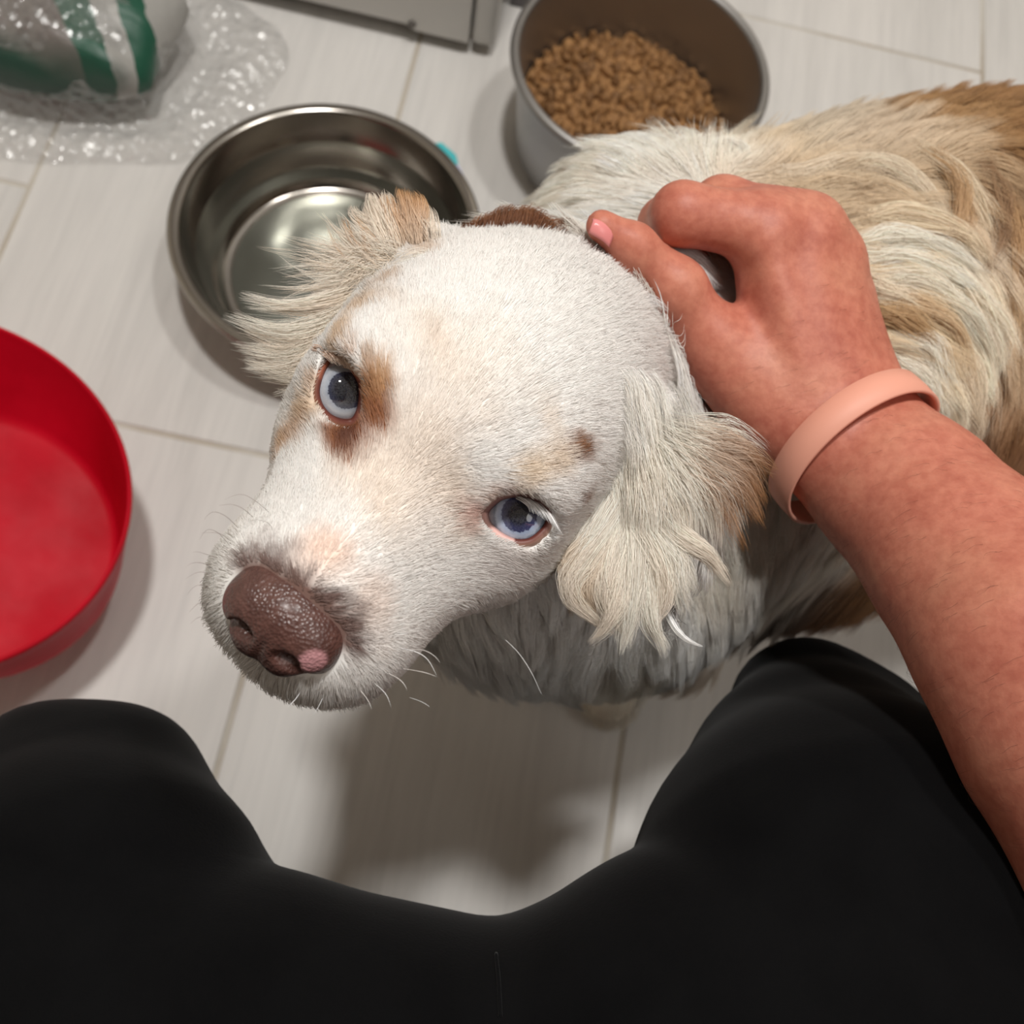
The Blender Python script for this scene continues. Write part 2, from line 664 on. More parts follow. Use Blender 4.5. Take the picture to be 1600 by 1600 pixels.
F = [(j * 128 + i, j * 128 + (i + 1) % 128, (j + 1) * 128 + (i + 1) % 128, (j + 1) * 128 + i) for j in range(len(rows) - 1) for i in range(128)]
rb = mesh_obj('red_bowl', V, F, M_red.m)
rb.location = (*RB, 0)
tag(rb, 'round red plastic bowl with a slanting rim standing on the floor tiles', 'bowl')

# ------------------------------------------------------------------ grey metal appliance
M_app = Mat('grey_metal', lin(196, 193, 188), .5, .15)
M_dark = Mat('dark_plastic', lin(38, 36, 34), .6)
ap = thing('appliance', (-.36, 1.1, 0), 'grey metal appliance with a screw in its lower front corner', 'appliance')
oy = np.array(ap.location)
bm = bmesh.new()
box_bm(bm, (-.65 - oy[0], .815 - oy[1], .012), (-.080 - oy[0], 1.38 - oy[1], .62), .006)
bm_obj('body', bm, Mat('appliance_side', lin(150, 147, 141), .5, .3).m, ap)
bm = bmesh.new()
# front panel with a small step cut in the lower edge
x0, x1 = -.645 - oy[0], -.0876 - oy[0]
V = []
outline = [(x0, .022), (x1 - .062, .022), (x1 - .055, .016), (x1, .016), (x1, .615), (x0, .615)]
for y in (.795 - oy[1], .815 - oy[1]):
    V += [(x, y, z) for x, z in outline]
n = len(outline)
F = [tuple(range(n)), tuple(range(2 * n - 1, n - 1, -1))] + [(i, n + i, n + (i + 1) % n, (i + 1) % n) for i in range(n)]
mesh_obj('front_panel', V, F, M_app.m, ap, False)
bm = bmesh.new()
box_bm(bm, (-.0855 - oy[0], .797 - oy[1], .014), (-.062 - oy[0], .99 - oy[1], .61), .010, 4)
bm_obj('side_trim', bm, M_app.m, ap, True)
V, F = lathe([(0, .0), (.0035, .0), (.0042, .001), (.003, .003), (0, .0034)], 20)
so = mesh_obj('screw', V, F, Mat('screw_steel', lin(112, 108, 104), .35, 1).m, ap)
so.rotation_euler = (math.pi / 2, 0, 0)
p = un(644, 37, z=.05)
ray = (un(644, 37, 1.0) - [0, 0, CAMH])
tt = .795 / ray[1]
hit = ray * tt + [0, 0, CAMH]
so.location = Vector(hit) - Vector(oy)
for sx in (-.60, -.12):
    bm = bmesh.new()
    box_bm(bm, (sx - .02 - oy[0], .84 - oy[1], 0), (sx + .02 - oy[0], .88 - oy[1], .0125), .002)
    bm_obj('foot', bm, M_dark.m, ap)
    bm = bmesh.new()
    box_bm(bm, (sx - .02 - oy[0], 1.30 - oy[1], 0), (sx + .02 - oy[0], 1.34 - oy[1], .0125), .002)
    bm_obj('foot', bm, M_dark.m, ap)

# dark foot of some brown furniture behind, only its corner shows
fl = thing('wooden_post', (-.035, .905, 0), 'brown wooden post with a dark grey foot between appliance and kibble bowl', 'post')
bm = bmesh.new()
box_bm(bm, (-.022, -.03, 0), (.022, .03, .035), .003)
bm_obj('foot_cap', bm, Mat('dark_rubber', lin(96, 92, 92), .6).m, fl)
bm = bmesh.new()
box_bm(bm, (-.020, -.027, .034), (.020, .027, .42), .003)
bm_obj('post', bm, Mat('brown_wood', lin(120, 84, 44), .5).m, fl)

# ------------------------------------------------------------------ wrapped package in clear film
PK = np.array([-.532, .684, 0.])
pk = thing('wrapped_package', PK, 'grey and green striped package wrapped in crinkled clear plastic film', 'package')
M_pk = Mat('printed_wrap', lin(120, 114, 108), .45)
co = M_pk.coord('Object')
wob = M_pk.noise(co, 18, 3)
sep = M_pk.n('ShaderNodeSeparateXYZ')
dst = M_pk.n('ShaderNodeVectorMath', operation='MULTIPLY_ADD')
M_pk.l(wob, dst.inputs[0])
dst.inputs[1].default_value = (.02, .02, 0)
M_pk.l(co, dst.inputs[2])
M_pk.l(dst.outputs[0], sep.inputs[0])
# colour fields printed along the package
stripe = M_pk.n('ShaderNodeMath', operation='MULTIPLY_ADD')
stripe.inputs[1].default_value = .6
M_pk.l(sep.outputs['Y'], stripe.inputs[0])
M_pk.l(sep.outputs['X'], stripe.inputs[2])
mr = M_pk.n('ShaderNodeMapRange')
mr.inputs[1].default_value = -.24
mr.inputs[2].default_value = .24
M_pk.l(stripe.outputs[0], mr.inputs[0])
G, W_, T_ = lin(30, 84, 64), lin(165, 163, 158), lin(120, 112, 107)
bands = M_pk.ramp(mr.outputs[0], [(0, T_), (.705, G), (.765, W_), (.81, G), (.875, W_)], 'CONSTANT')
mr2 = M_pk.n('ShaderNodeMapRange')
mr2.inputs[1].default_value = -.13
mr2.inputs[2].default_value = .13
M_pk.l(sep.outputs['Y'], mr2.inputs[0])
edge = M_pk.ramp(mr2.outputs[0], [(0, (1,) * 4), (.22, (1,) * 4), (.30, (0, 0, 0, 1)), (1, (0, 0, 0, 1))])
M_pk.base(M_pk.mix(edge, bands, lin(40, 70, 58)))
M_pk.bump(M_pk.noise(stretch(M_pk, co, (14, 40, 20)), 1, 4), .8, .006)
V, F = [], []
nu, nv = 44, 22
hs = rng.normal(size=(6, 4))


def pillow(u, v, ax, ay, az, e=.55):
    cu, su, cv, sv = math.cos(u), math.sin(u), math.cos(v), math.sin(v)
    p_ = lambda c, k: math.copysign(abs(c) ** k, c)
    return ax * p_(cu, e) * p_(cv, .75), ay * p_(su, e) * p_(cv, .75), az * p_(sv, .8)


for j in range(nv + 1):
    v = -math.pi / 2 + math.pi * j / nv
    for i in range(nu):
        u = 2 * math.pi * i / nu
        x, y, z = pillow(u, v, .185, .088, .05)
        wv_ = .003 * math.sin(8 * u + 3 * v) + .002 * math.sin(13 * u - 5 * v)
        V.append((x * (1 + wv_ * 8), y * (1 + wv_ * 8), z + .052 + wv_))
for j in range(nv):
    for i in range(nu):
        F.append((j * nu + i, j * nu + (i + 1) % nu, (j + 1) * nu + (i + 1) % nu, (j + 1) * nu + i))
mesh_obj('inner_pack', V, F, M_pk.m, pk)
# film: drapes over the pack and flares into a crinkled skirt on the floor
M_film = Mat('clear_film', lin(232, 232, 228), .08)
tr = M_film.n('ShaderNodeBsdfTransparent')
gl = M_film.n('ShaderNodeBsdfGlossy', Roughness=.16)
df = M_film.n('ShaderNodeBsdfDiffuse')
df.inputs[0].default_value = lin(225, 225, 222)
lw = M_film.n('ShaderNodeLayerWeight', Blend=.32)
mx = M_film.n('ShaderNodeMixShader')
mx2 = M_film.n('ShaderNodeMixShader', Fac=.08)
co = M_film.coord('Object')
vor = M_film.n('ShaderNodeTexVoronoi', Scale=95)
M_film.l(co, vor.inputs['Vector'])
bp = M_film.n('ShaderNodeBump', Strength=1, Distance=.010)
hgt = M_film.mix(.5, M_film.noise(stretch(M_film, co, (60, 30, 40)), 1, 4, .6, .6), vor.outputs['Distance'])
M_film.l(hgt, bp.inputs['Height'])
M_film.l(bp.outputs[0], gl.inputs['Normal'])
M_film.l(bp.outputs[0], lw.inputs['Normal'])
fr = M_film.ramp(lw.outputs['Facing'], [(0, (.09,) * 3 + (1,)), (1, (.42,) * 3 + (1,))])
M_film.l(tr.outputs[0], mx2.inputs[1])
M_film.l(df.outputs[0], mx2.inputs[2])
M_film.l(fr, mx.inputs[0])
M_film.l(mx2.outputs[0], mx.inputs[1])
M_film.l(gl.outputs[0], mx.inputs[2])
M_film.l(mx.outputs[0], M_film.out.inputs[0])
V, F = [], []
nu, nr = 160, 34
from mathutils import noise as mnoise
for j in range(nr + 1):
    t = j / nr
    for i in range(nu):
        u = 2 * math.pi * i / nu
        p_ = lambda c, k: math.copysign(abs(c) ** k, c)
        bx, by = p_(math.cos(u), .6), p_(math.sin(u), .6)
        if t < .62:
            s_ = (t / .62)
            k = s_ ** .8 * 1.05
            z = .106 * max(0, 1 - s_ ** 3.4) ** .6 + .006
        else:
            k = 1.05 + (t - .62) / .38 * .1
            z = .004
        ext = (t - .62) / .38 if t > .62 else 0
        x, y = bx * .185 * k, by * .088 * k
        ln = (.030 + .018 * max(0, math.cos(u))) * ext * (1 + .30 * math.sin(3 * u + .6) + .12 * math.sin(7 * u))
        x += math.cos(u) * ln
        y += math.sin(u) * ln * .9
        nz = mnoise.noise(Vector((x * 38, y * 38, 3.1))) * .006 + mnoise.noise(Vector((x * 90, y * 90, 7.7))) * .004
        z = max(.0012, z + nz + (.012 * math.sin(math.pi * min(1, ext)) if ext > 0 else .003))
        V.append((x, min(y, .118), z))
for j in range(nr):
    for i in range(nu):
        F.append((j * nu + i, j * nu + (i + 1) % nu, (j + 1) * nu + (i + 1) % nu, (j + 1) * nu + i))
o = mesh_obj('film', V, F, M_film.m, pk)
o['label'] = 'crinkled clear plastic film'

# ------------------------------------------------------------------ the person: right arm and hand, black trousers
def PR(px, py, d, rpx):
    """joint seen at a pixel, d metres away, with its radius in pixels there"""
    return un(px, py, d), rpx * d / FPX


M_skin = Mat('skin', lin(196, 118, 98), .48, 0, Subsurface_Weight=.12, Subsurface_Scale=.006, Specular_IOR_Level=.35)
M_skin.p.inputs['Subsurface Radius'].default_value = (1, .35, .2)
co = M_skin.coord('Object')
sk = M_skin.ramp(M_skin.noise(co, 38, 5, .6), [(.28, lin(172, 95, 78)), (.5, lin(191, 116, 95)), (.72, lin(201, 134, 109))])
M_skin.base(M_skin.mix(.25, sk, M_skin.ramp(M_skin.noise(co, 240, 3, .6), [(.35, lin(160, 84, 70)), (.65, lin(220, 150, 126))])))
M_skin.bump(M_skin.mix(.5, M_skin.noise(co, 700, 3), M_skin.noise(co, 120, 4)), .22, .0008)

person = thing('person', (0.12, -.10, 0), 'person in black trousers seen from their own lap, right hand on the dog, peach wristband', 'person')
poff = np.array(person.location)

F_ = Field((.02, -.38, .33), (.46, .34, .98), .0016)
chain = [PR(1322, 672, .394, 104), PR(1372, 735, .386, 112), PR(1432, 788, .375, 124), PR(1512, 880, .355, 143), PR(1606, 1004, .33, 166), PR(1700, 1150, .312, 186), PR(1830, 1370, .30, 185)]
vdir = CB[:, 2]
for i in range(len(chain) - 1):
    sq = (.70, .76, .84, .92, 1, 1)[i]
    F_.cone(chain[i][0], chain[i + 1][0], chain[i][1], chain[i + 1][1], .012, flat=(vdir, sq))
elbow = chain[-1][0]
F_.cone(elbow, (.30, -.30, .90), .037, .046, .02)
# back of the hand: four metacarpals, thenar mass
mcp = [(1196, 357, .384, 54), (1258, 362, .391, 56), (1290, 408, .400, 55), (1308, 470, .410, 50)]
wr = [(1262, 655, .390, 64), (1300, 640, .391, 64), (1332, 630, .394, 60), (1352, 632, .398, 54)]
for m_, w_ in zip(mcp, wr):
    a, ra = PR(*w_)
    b, rb_ = PR(*m_)
    F_.cone(a, b, ra, rb_, .012, flat=(vdir, .9))
F_.cone(un(1240, 540, .398), un(1230, 420, .396), .020, .017, .014)
a, ra = PR(1275, 672, .393, 88)
b, rb_ = PR(1132, 560, .392, 60)
F_.cone(a, b, ra, rb_, .012, flat=(vdir, .85))
# fingers curl down into the fur behind the ears
fingers = [
    [(1196, 357, .384, 52), (1066, 334, .377, 47), (1042, 352, .399, 43), (1072, 394, .412, 36)],
    [(1258, 362, .391, 54), (1128, 326, .397, 48), (1098, 345, .414, 44), (1125, 392, .424, 36)],
    [(1290, 408, .400, 52), (1172, 360, .407, 46), (1142, 372, .420, 42), (1165, 420, .428, 35)],
    [(1308, 470, .410, 47), (1222, 420, .416, 41), (1195, 430, .424, 37), (1212, 470, .428, 31)]]
for fg in fingers:
    J = [PR(*q) for q in fg]
    for i in range(3):
        F_.cone(J[i][0], J[i + 1][0], J[i][1], J[i + 1][1], .0042 if i else .007)
for m_, w_ in zip(mcp[:3], wr[:3]):  # tendons under the skin
    a, ra = PR(w_[0], w_[1] - 60, w_[2] - .0118, 10)
    b, rb_ = PR(m_[0], m_[1] + 30, m_[2] - .0105, 12)
    F_.cone(a, b, ra, rb_, .010)
for m_ in mcp[:3]:  # knuckles stand up a little
    c, r_ = PR(m_[0] + 2, m_[1] + 6, m_[2] - .004, m_[3])
    F_.ell(c, (r_ * .80, r_ * .80, r_ * .80), .008)
# thumb leaves the side of the palm and reaches over the skull
th = [PR(1206, 640, .394, 74), PR(1118, 536, .388, 52), PR(1056, 448, .379, 39), PR(990, 385, .369, 33), PR(940, 353, .363, 25)]
for i in range(4):
    F_.cone(th[i][0], th[i + 1][0], th[i][1], th[i + 1][1], .008 if i == 0 else .005)
c, r_ = PR(1060, 452, .378, 41)
F_.ell(c, (r_, r_, r_), .006)
V, F = F_.surface()
V_ARM = V.copy()
arm = net_mesh('body', V - poff, F, M_skin.m, person)
arm['label'] = 'bare right forearm and hand'
ARM = F_

# thumb nail
nc = un(945, 358, .3583)
ax = th[4][0] - th[3][0]
ax /= np.linalg.norm(ax)
nz_ = -vdir * .9 + CB[:, 1] * -.45
nz_ -= ax * (nz_ @ ax)
nz_ /= np.linalg.norm(nz_)
ay = np.cross(nz_, ax)
V, F = [], []
for j in range(9):
    for i in range(9):
        s_, t_ = (i - 4) / 4, (j - 4) / 4
        wd = .0037 * (1 - .25 * max(0, t_) ** 2)
        V.append(nc - poff + ax * (t_ * .0046 + .0008 * (1 - s_ * s_)) + ay * s_ * wd + nz_ * (.0008 - .0026 * s_ * s_ - .0010 * t_ * t_))
for j in range(8):
    for i in range(8):
        F.append((j * 9 + i, j * 9 + i + 1, j * 9 + i + 10, j * 9 + i + 9))
nail = mesh_obj('thumbnail', V, F, Mat('nail', lin(226, 140, 138), .25).m, person)
sd = nail.modifiers.new('thick', 'SOLIDIFY')
sd.thickness = .0006

# wristband: flat band standing slightly off the wrist
wc = un(1334, 702, .391)
axis = chain[2][0] - chain[0][0]
axis /= np.linalg.norm(axis)
e1 = un(1430, 608, .393) - un(1238, 796, .393)
e1 -= axis * (e1 @ axis)
e1 /= np.linalg.norm(e1)
e2 = np.cross(axis, e1)
if e2 @ vdir > 0:
    e2 = -e2                                        # e2 points at the camera side
V, F = [], []
nb = 96
prof = [(-.0064, 0), (-.0059, .0009), (0, .0012), (.0059, .0009), (.0064, 0), (.0058, -.0008), (0, -.0008), (-.0058, -.0008)]
for i in range(nb):
    t = 2 * math.pi * i / nb
    rad = e1 * math.cos(t) * .0350 + e2 * math.sin(t) * .0305
    out = e1 * math.cos(t) * .0305 + e2 * math.sin(t) * .0350
    out /= np.linalg.norm(out)
    cen = wc + rad - axis * .0045 * math.sin(t)
    for u_, v_ in prof:
        V.append(cen + axis * u_ + out * v_ - poff)
k = len(prof)
for i in range(nb):
    for j in range(k):
        F.append((i * k + j, i * k + (j + 1) % k, ((i + 1) % nb) * k + (j + 1) % k, ((i + 1) % nb) * k + j))
wbnd = mesh_obj('wristband', V, F, Mat('peach_silicone', lin(228, 160, 138), .55).m, person)
wbnd['label'] = 'peach silicone wristband'

# black trousers
M_tr = Mat('black_cloth', lin(20, 20, 22), .95, Specular_IOR_Level=.08, Sheen_Weight=.04, Sheen_Roughness=.5)
co = M_tr.coord('Object')
M_tr.base(M_tr.ramp(M_tr.noise(co, 30, 4), [(.3, lin(6, 6, 7)), (.7, lin(12, 12, 13))]))
M_tr.bump(M_tr.noise(co, 900, 2), .25, .0004)
T_ = Field((-.42, -.52, 0.0), (.52, .20, .66), .004)


def leg(joints, k=.012):
    J = [PR(*q) for q in joints]
    for i in range(len(J) - 1):
        T_.cone(J[i][0], J[i + 1][0], J[i][1], J[i + 1][1], k)


leg([(1262, 1118, .48, 122), (1285, 1260, .43, 215), (1330, 1430, .38, 345), (1330, 1700, .35, 420)])
T_.cone(*[x for q in (PR(1372, 1150, .47, 92), PR(1500, 1330, .42, 150)) for x in q][::2], *[x for q in (PR(1372, 1150, .47, 92), PR(1500, 1330, .42, 150)) for x in q][1::2], .02)
leg([(88, 1340, .40, 226), (120, 1460, .37, 290), (200, 1700, .35, 380)])
T_.ell(un(72, 1205, .41), (.028, .028, .028), .01)
T_.ell(un(190, 1225, .41), (.030, .030, .030), .02)
leg([(120, 1660, .35, 345), (360, 1699, .34, 322), (700, 1790, .335, 321)], .006)
leg([(850, 1790, .335, 316), (1100, 1640, .34, 306), (1250, 1600, .35, 340)], .006)
T_.ell(un(200, 1900, .36), (.10, .10, .09), .03)
T_.ell(un(1250, 1900, .36), (.10, .10, .09), .03)
hip = un(760, 2050, .36)
T_.ell(hip, (.17, .12, .10), .04)
# shins fold back under the thighs to the floor
for kn, an in ((un(1300, 1230, .50), np.array([.235, -.10, .02])), (un(60, 1440, .44), np.array([-.19, -.13, .02]))):
    T_.cone(kn, an, .048, .040, .02)
    T_.cone(an + [0, 0, .02], an - [0, .0, .02], .042, .044, .01)
TRS = T_
V, F = T_.surface()
trs = net_mesh('trousers', V - poff, F, M_tr.m, person)
trs['label'] = 'plain black trousers'
tree_tr = BVHTree.FromPolygons([tuple(v) for v in V], [tuple(f) for f in F])


def hit_px(tree, px, py):
    d = un(px, py, 1.0) - np.array([0, 0, CAMH])
    r = tree.ray_cast(Vector((0, 0, CAMH)), Vector(d).normalized())
    return None if r[0] is None else (np.array(r[0]), np.array(r[1]))


seam = [hit_px(tree_tr, x, y) for x, y in ((775, 1490), (777, 1510), (779, 1530), (780, 1550), (781, 1570), (782, 1590))]
seam = [s_[0] - poff for s_ in seam if s_ is not None]
if len(seam) > 3:
    V, F = tube(smooth_path(seam, 24), .0007, 8)
    mesh_obj('seam', V, F, M_tr.m, person)
# ------------------------------------------------------------------ the dog
HR = np.array([[-.91982, -.26825, .28632], [.38464, -.7605, .52316], [.0774, .59134, .8027]])   # head axes: right, forward, up
HT = np.array([-.01231, .12271, .51351])                                                         # point between the eyes
Lw = lambda p: HR @ np.asarray(p, float) + HT
dog = thing('dog', (*un(1150, 640, z=.30)[:2], 0), 'white and tan long-haired dog with pale blue eyes looking up, a hand on its neck', 'dog')
doff = np.array(dog.location)
D_ = Field((-.16, .0, 0.0), (.56, .56, .60), .0022)


def hell(c, rad, k=.012, op='add', tilt=0):
    R = HR
    if tilt:
        ct, st = math.cos(tilt), math.sin(tilt)
        R = HR @ np.array([[1, 0, 0], [0, ct, -st], [0, st, ct]])
    D_.ell(Lw(c), rad, k, R, op)


def hcone(a, b, ra, rb, k=.012):
    D_.cone(Lw(a), Lw(b), ra, rb, k)


# body first: chest, barrel, rump, neck, legs
for a, b, ra, rb in (((1180, 600, .545), (1380, 530, .565), .112, .110), ((1380, 530, .565), (1560, 490, .575), .110, .103), ((1560, 490, .575), (1850, 430, .60), .103, .105)):
    D_.cone(un(*a), un(*b), ra, rb, .04)
D_.ell(un(1330, 650, .59), (.10, .10, .09), .04)
D_.cone(un(1010, 430, .50), un(1180, 560, .53), .060, .10, .04)
D_.cone(un(930, 850, .50), un(1120, 700, .54), .063, .095, .04)
D_.cone(un(800, 880, .475), un(940, 840, .50), .052, .06, .04)
D_.cone(un(850, 570, .40), un(990, 610, .466), .050, .060, .025)
D_.cone(un(990, 610, .466), un(1150, 600, .538), .060, .095, .035)
legs_ = [(un(1030, 860, .57), np.array([.155, .185, .16]), un(985, 1040, z=.022)), (un(880, 800, .58), np.array([.10, .235, .16]), np.array([.10, .225, .022]))]
for s_, m_, p_ in legs_:
    D_.cone(s_, m_, .045, .028, .03)
    D_.cone(m_, p_ + [0, 0.012, .02], .028, .021, .02)
    D_.cone(p_ + [0, .008, 0], p_ + [-.012, -.028, -.003], .022, .019, .012)
for sx in (.0, 1):
    hipp = un(1830, 520 - 180 * sx, .63)
    kn = hipp + np.array([-.05, -.02 + .03 * sx, -.09])
    hk = hipp + np.array([.07, -.02 + .03 * sx, -.20])
    pw = np.array([hk[0] - .03, hk[1], .02])
    D_.cone(hipp, kn, .07, .05, .03)
    D_.cone(kn, hk, .045, .024, .02)
    D_.cone(hk, pw, .022, .02, .015)
    D_.cone(pw, pw + [-.045, -.01, 0], .021, .019, .012)
D_.cone(un(1960, 400, .56), un(2090, 330, .62), .03, .02, .02)

D_.ell(un(1058, 432, .432), (.024, .024, .022), .012)      # ruff under the thumb
# head
hell((0, -.062, .001), (.058, .064, .050), .02)            # cranium
hell((0, -.022, .010), (.044, .044, .030), .02)            # forehead
for s_ in (1, -1):
    hell((.029 * s_, -.030, -.022), (.0235, .042, .026), .02)   # cheek
    hell((.027 * s_, -.006, .010), (.017, .016, .012), .012)   # brow
    hcone((.0165 * s_, -.006, -.018), (.0125 * s_, .044, -.032), .0230, .0178, .016)   # side of the muzzle
    hell((.0135 * s_, .049, -.035), (.0140, .019, .0155), .012)  # lip
hcone((0, -.010, -.004), (0, .052, -.020), .024, .0160, .016)  # bridge of the nose
hcone((0, -.03, -.046), (0, .044, -.050), .026, .014, .02)     # lower jaw
EYE = []
eye_px = ((530, 612), (811, 807))
polyL = [(519, 563), (530, 567), (541, 573), (551, 585), (558, 598), (560, 612), (559, 628), (556, 642), (549, 654), (537, 655), (524, 651), (513, 643), (504, 630), (500, 612), (504, 592), (511, 575)]
polyR = [(762, 803), (770, 793), (783, 783), (797, 779), (812, 778), (828, 782), (843, 791), (853, 803), (851, 817), (842, 829), (827, 840), (810, 842), (794, 837), (778, 827), (766, 815)]
for i, (cpx, poly, dd) in enumerate(((eye_px[0], polyL, .3105), (eye_px[1], polyR, .3095))):
    c = un(*cpx, dd)
    ray = c - [0, 0, CAMH]
    ray /= np.linalg.norm(ray)
    axx = CB[:, 0] - ray * (CB[:, 0] @ ray)
    axx /= np.linalg.norm(axx)
    axy = np.cross(ray, axx)
    P2 = np.array([((un(x, y, dd) - c) @ axx, (un(x, y, dd) - c) @ axy) for x, y in poly])
    EYE.append(dict(c=c, ray=ray, ax=axx, ay=axy, poly=P2, px=poly))
RE = .0112
for e in EYE:
    D_.ell(e['c'] + e['ray'] * .0010, (RE + .0010,) * 3, .006)
for e in EYE:
    D_.prism(e['c'], e['ax'], e['ay'], e['ray'], e['poly'] * 1.26, -.035, .004, .0012)
# ear leathers: thin folded flaps (the dog's right ear flies up, the left one hangs)
earR = [un(640, 425, .345), un(585, 445, .338), un(540, 468, .338)]
earL = [un(1008, 690, .345), un(1030, 775, .338), un(1040, 860, .345)]
D_.cone(earR[0], earR[1], .018, .016, .012, flat=(vdir * .9 + CB[:, 1] * .3, .32))
D_.cone(earR[1], earR[2], .016, .010, .010, flat=(vdir * .9 + CB[:, 1] * .3, .28))
D_.cone(earL[0], earL[1], .017, .020, .012, flat=(vdir * .95 + CB[:, 0] * -.25, .32))
D_.cone(earL[1], earL[2], .020, .013, .010, flat=(vdir * .95 + CB[:, 0] * -.25, .28))
for other, gap in ((ARM, .0012), (TRS, .003)):             # the coat gives way to the hand and the knee
    i0 = np.clip(((other.lo - D_.lo) / D_.h).astype(int) + 2, 0, D_.dim)
    i1 = np.clip(((other.lo + (other.dim - 2) * other.h - D_.lo) / D_.h).astype(int) - 1, 0, D_.dim)
    sub = D_.f[i0[0]:i1[0], i0[1]:i1[1], i0[2]:i1[2]]
    ix = np.argwhere(sub < .006)
    val = other.value((ix + i0) * D_.h + D_.lo)
    sub[tuple(ix.T)] = np.maximum(sub[tuple(ix.T)], (gap - val).astype(np.float32))
DV, DF = D_.surface()
M_hide = Mat('hide', lin(224, 208, 194), .8, 0, Specular_IOR_Level=.1)
M_hide.base(M_hide.n('ShaderNodeAttribute', attribute_name='col').outputs['Color'])
dmesh = net_mesh('body', DV - doff, DF, M_hide.m, dog)
tree = BVHTree.FromPolygons([tuple(v) for v in DV], [tuple(f) for f in DF])
# ---- eyes
def eye_material(name, stops, jag):
    M = Mat(name, (.5, .5, .5, 1), .06, 0, Specular_IOR_Level=.5, Coat_Weight=1, Coat_Roughness=.02)
    co = M.coord('Object')
    nrm = M.n('ShaderNodeVectorMath', operation='NORMALIZE')
    M.l(co, nrm.inputs[0])
    sp_ = M.n('ShaderNodeSeparateXYZ')
    M.l(nrm.outputs[0], sp_.inputs[0])
    ac = M.n('ShaderNodeMath', operation='ARCCOSINE')
    M.l(sp_.outputs['Z'], ac.inputs[0])
    nz = M.noise(nrm.outputs[0], 9, 4, .7)
    ma = M.n('ShaderNodeMath', operation='MULTIPLY_ADD')
    ma.inputs[1].default_value = jag
    M.l(nz, ma.inputs[0])
    M.l(ac.outputs[0], ma.inputs[2])
    sb = M.n('ShaderNodeMath', operation='SUBTRACT')
    sb.inputs[1].default_value = jag * .5
    M.l(ma.outputs[0], sb.inputs[0])
    c = M.ramp(sb.outputs[0], stops)
    st = M.noise(stretch(M, nrm.outputs[0], (14, 14, 2)), 1.5, 3, .6)
    M.base(M.mix(.07, c, M.ramp(st, [(.3, lin(60, 66, 90)), (.7, lin(205, 212, 226))])))
    return M.m


DEG = math.pi / 180
em = [eye_material('iris_pale', [(0, lin(8, 6, 12)), (18 * DEG, lin(14, 12, 22)), (23 * DEG, lin(30, 31, 48)), (28.5 * DEG, lin(36, 40, 64)), (30 * DEG, lin(158, 166, 180)),
                                 (40 * DEG, lin(190, 195, 202)), (46 * DEG, lin(172, 178, 188)), (50 * DEG, lin(214, 202, 206)), (60 * DEG, lin(205, 178, 176))], .16),
      eye_material('iris_blue', [(0, lin(8, 7, 16)), (14 * DEG, lin(12, 11, 26)), (20 * DEG, lin(30, 33, 70)), (27 * DEG, lin(42, 48, 92)), (29 * DEG, lin(160, 176, 204)),
                                 (38 * DEG, lin(182, 196, 214)), (42 * DEG, lin(134, 148, 166)), (50 * DEG, lin(178, 186, 198)), (58 * DEG, lin(214, 192, 194))], .20)]
gaze_px = ((543, 610), (811, 803))
for i, e in enumerate(EYE):
    V, F = [], []
    nv_, nu_ = 40, 56
    for j in range(nv_ + 1):
        th_ = math.pi * j / nv_
        bul = 1 + .05 * max(0, 1 - (th_ / .8) ** 2)
        for k in range(nu_):
            ph = 2 * math.pi * k / nu_
            V.append((RE * bul * math.sin(th_) * math.cos(ph), RE * bul * math.sin(th_) * math.sin(ph), RE * bul * math.cos(th_)))
    for j in range(nv_):
        for k in range(nu_):
            F.append((j * nu_ + k, (j + 1) * nu_ + k, (j + 1) * nu_ + (k + 1) % nu_, j * nu_ + (k + 1) % nu_))
    o = mesh_obj('eye', V, F, em[i], dog)
    o['label'] = ('pale grey blue right eye', 'blue left eye')[i]
    g = un(*gaze_px[i], .30) - [0, 0, CAMH]
    g /= np.linalg.norm(g)
    q = (e['c'] - [0, 0, CAMH]) @ g
    dd = (e['c'] - [0, 0, CAMH]) - g * q
    s_ = q - math.sqrt(RE ** 2 - dd @ dd)
    pt = g * s_ + [0, 0, CAMH]
    gd = (pt - e['c']) / RE
    o.rotation_mode = 'QUATERNION'
    o.rotation_quaternion = Vector(gd).to_track_quat('Z', 'Y')
    o.location = Vector(e['c'] - doff)

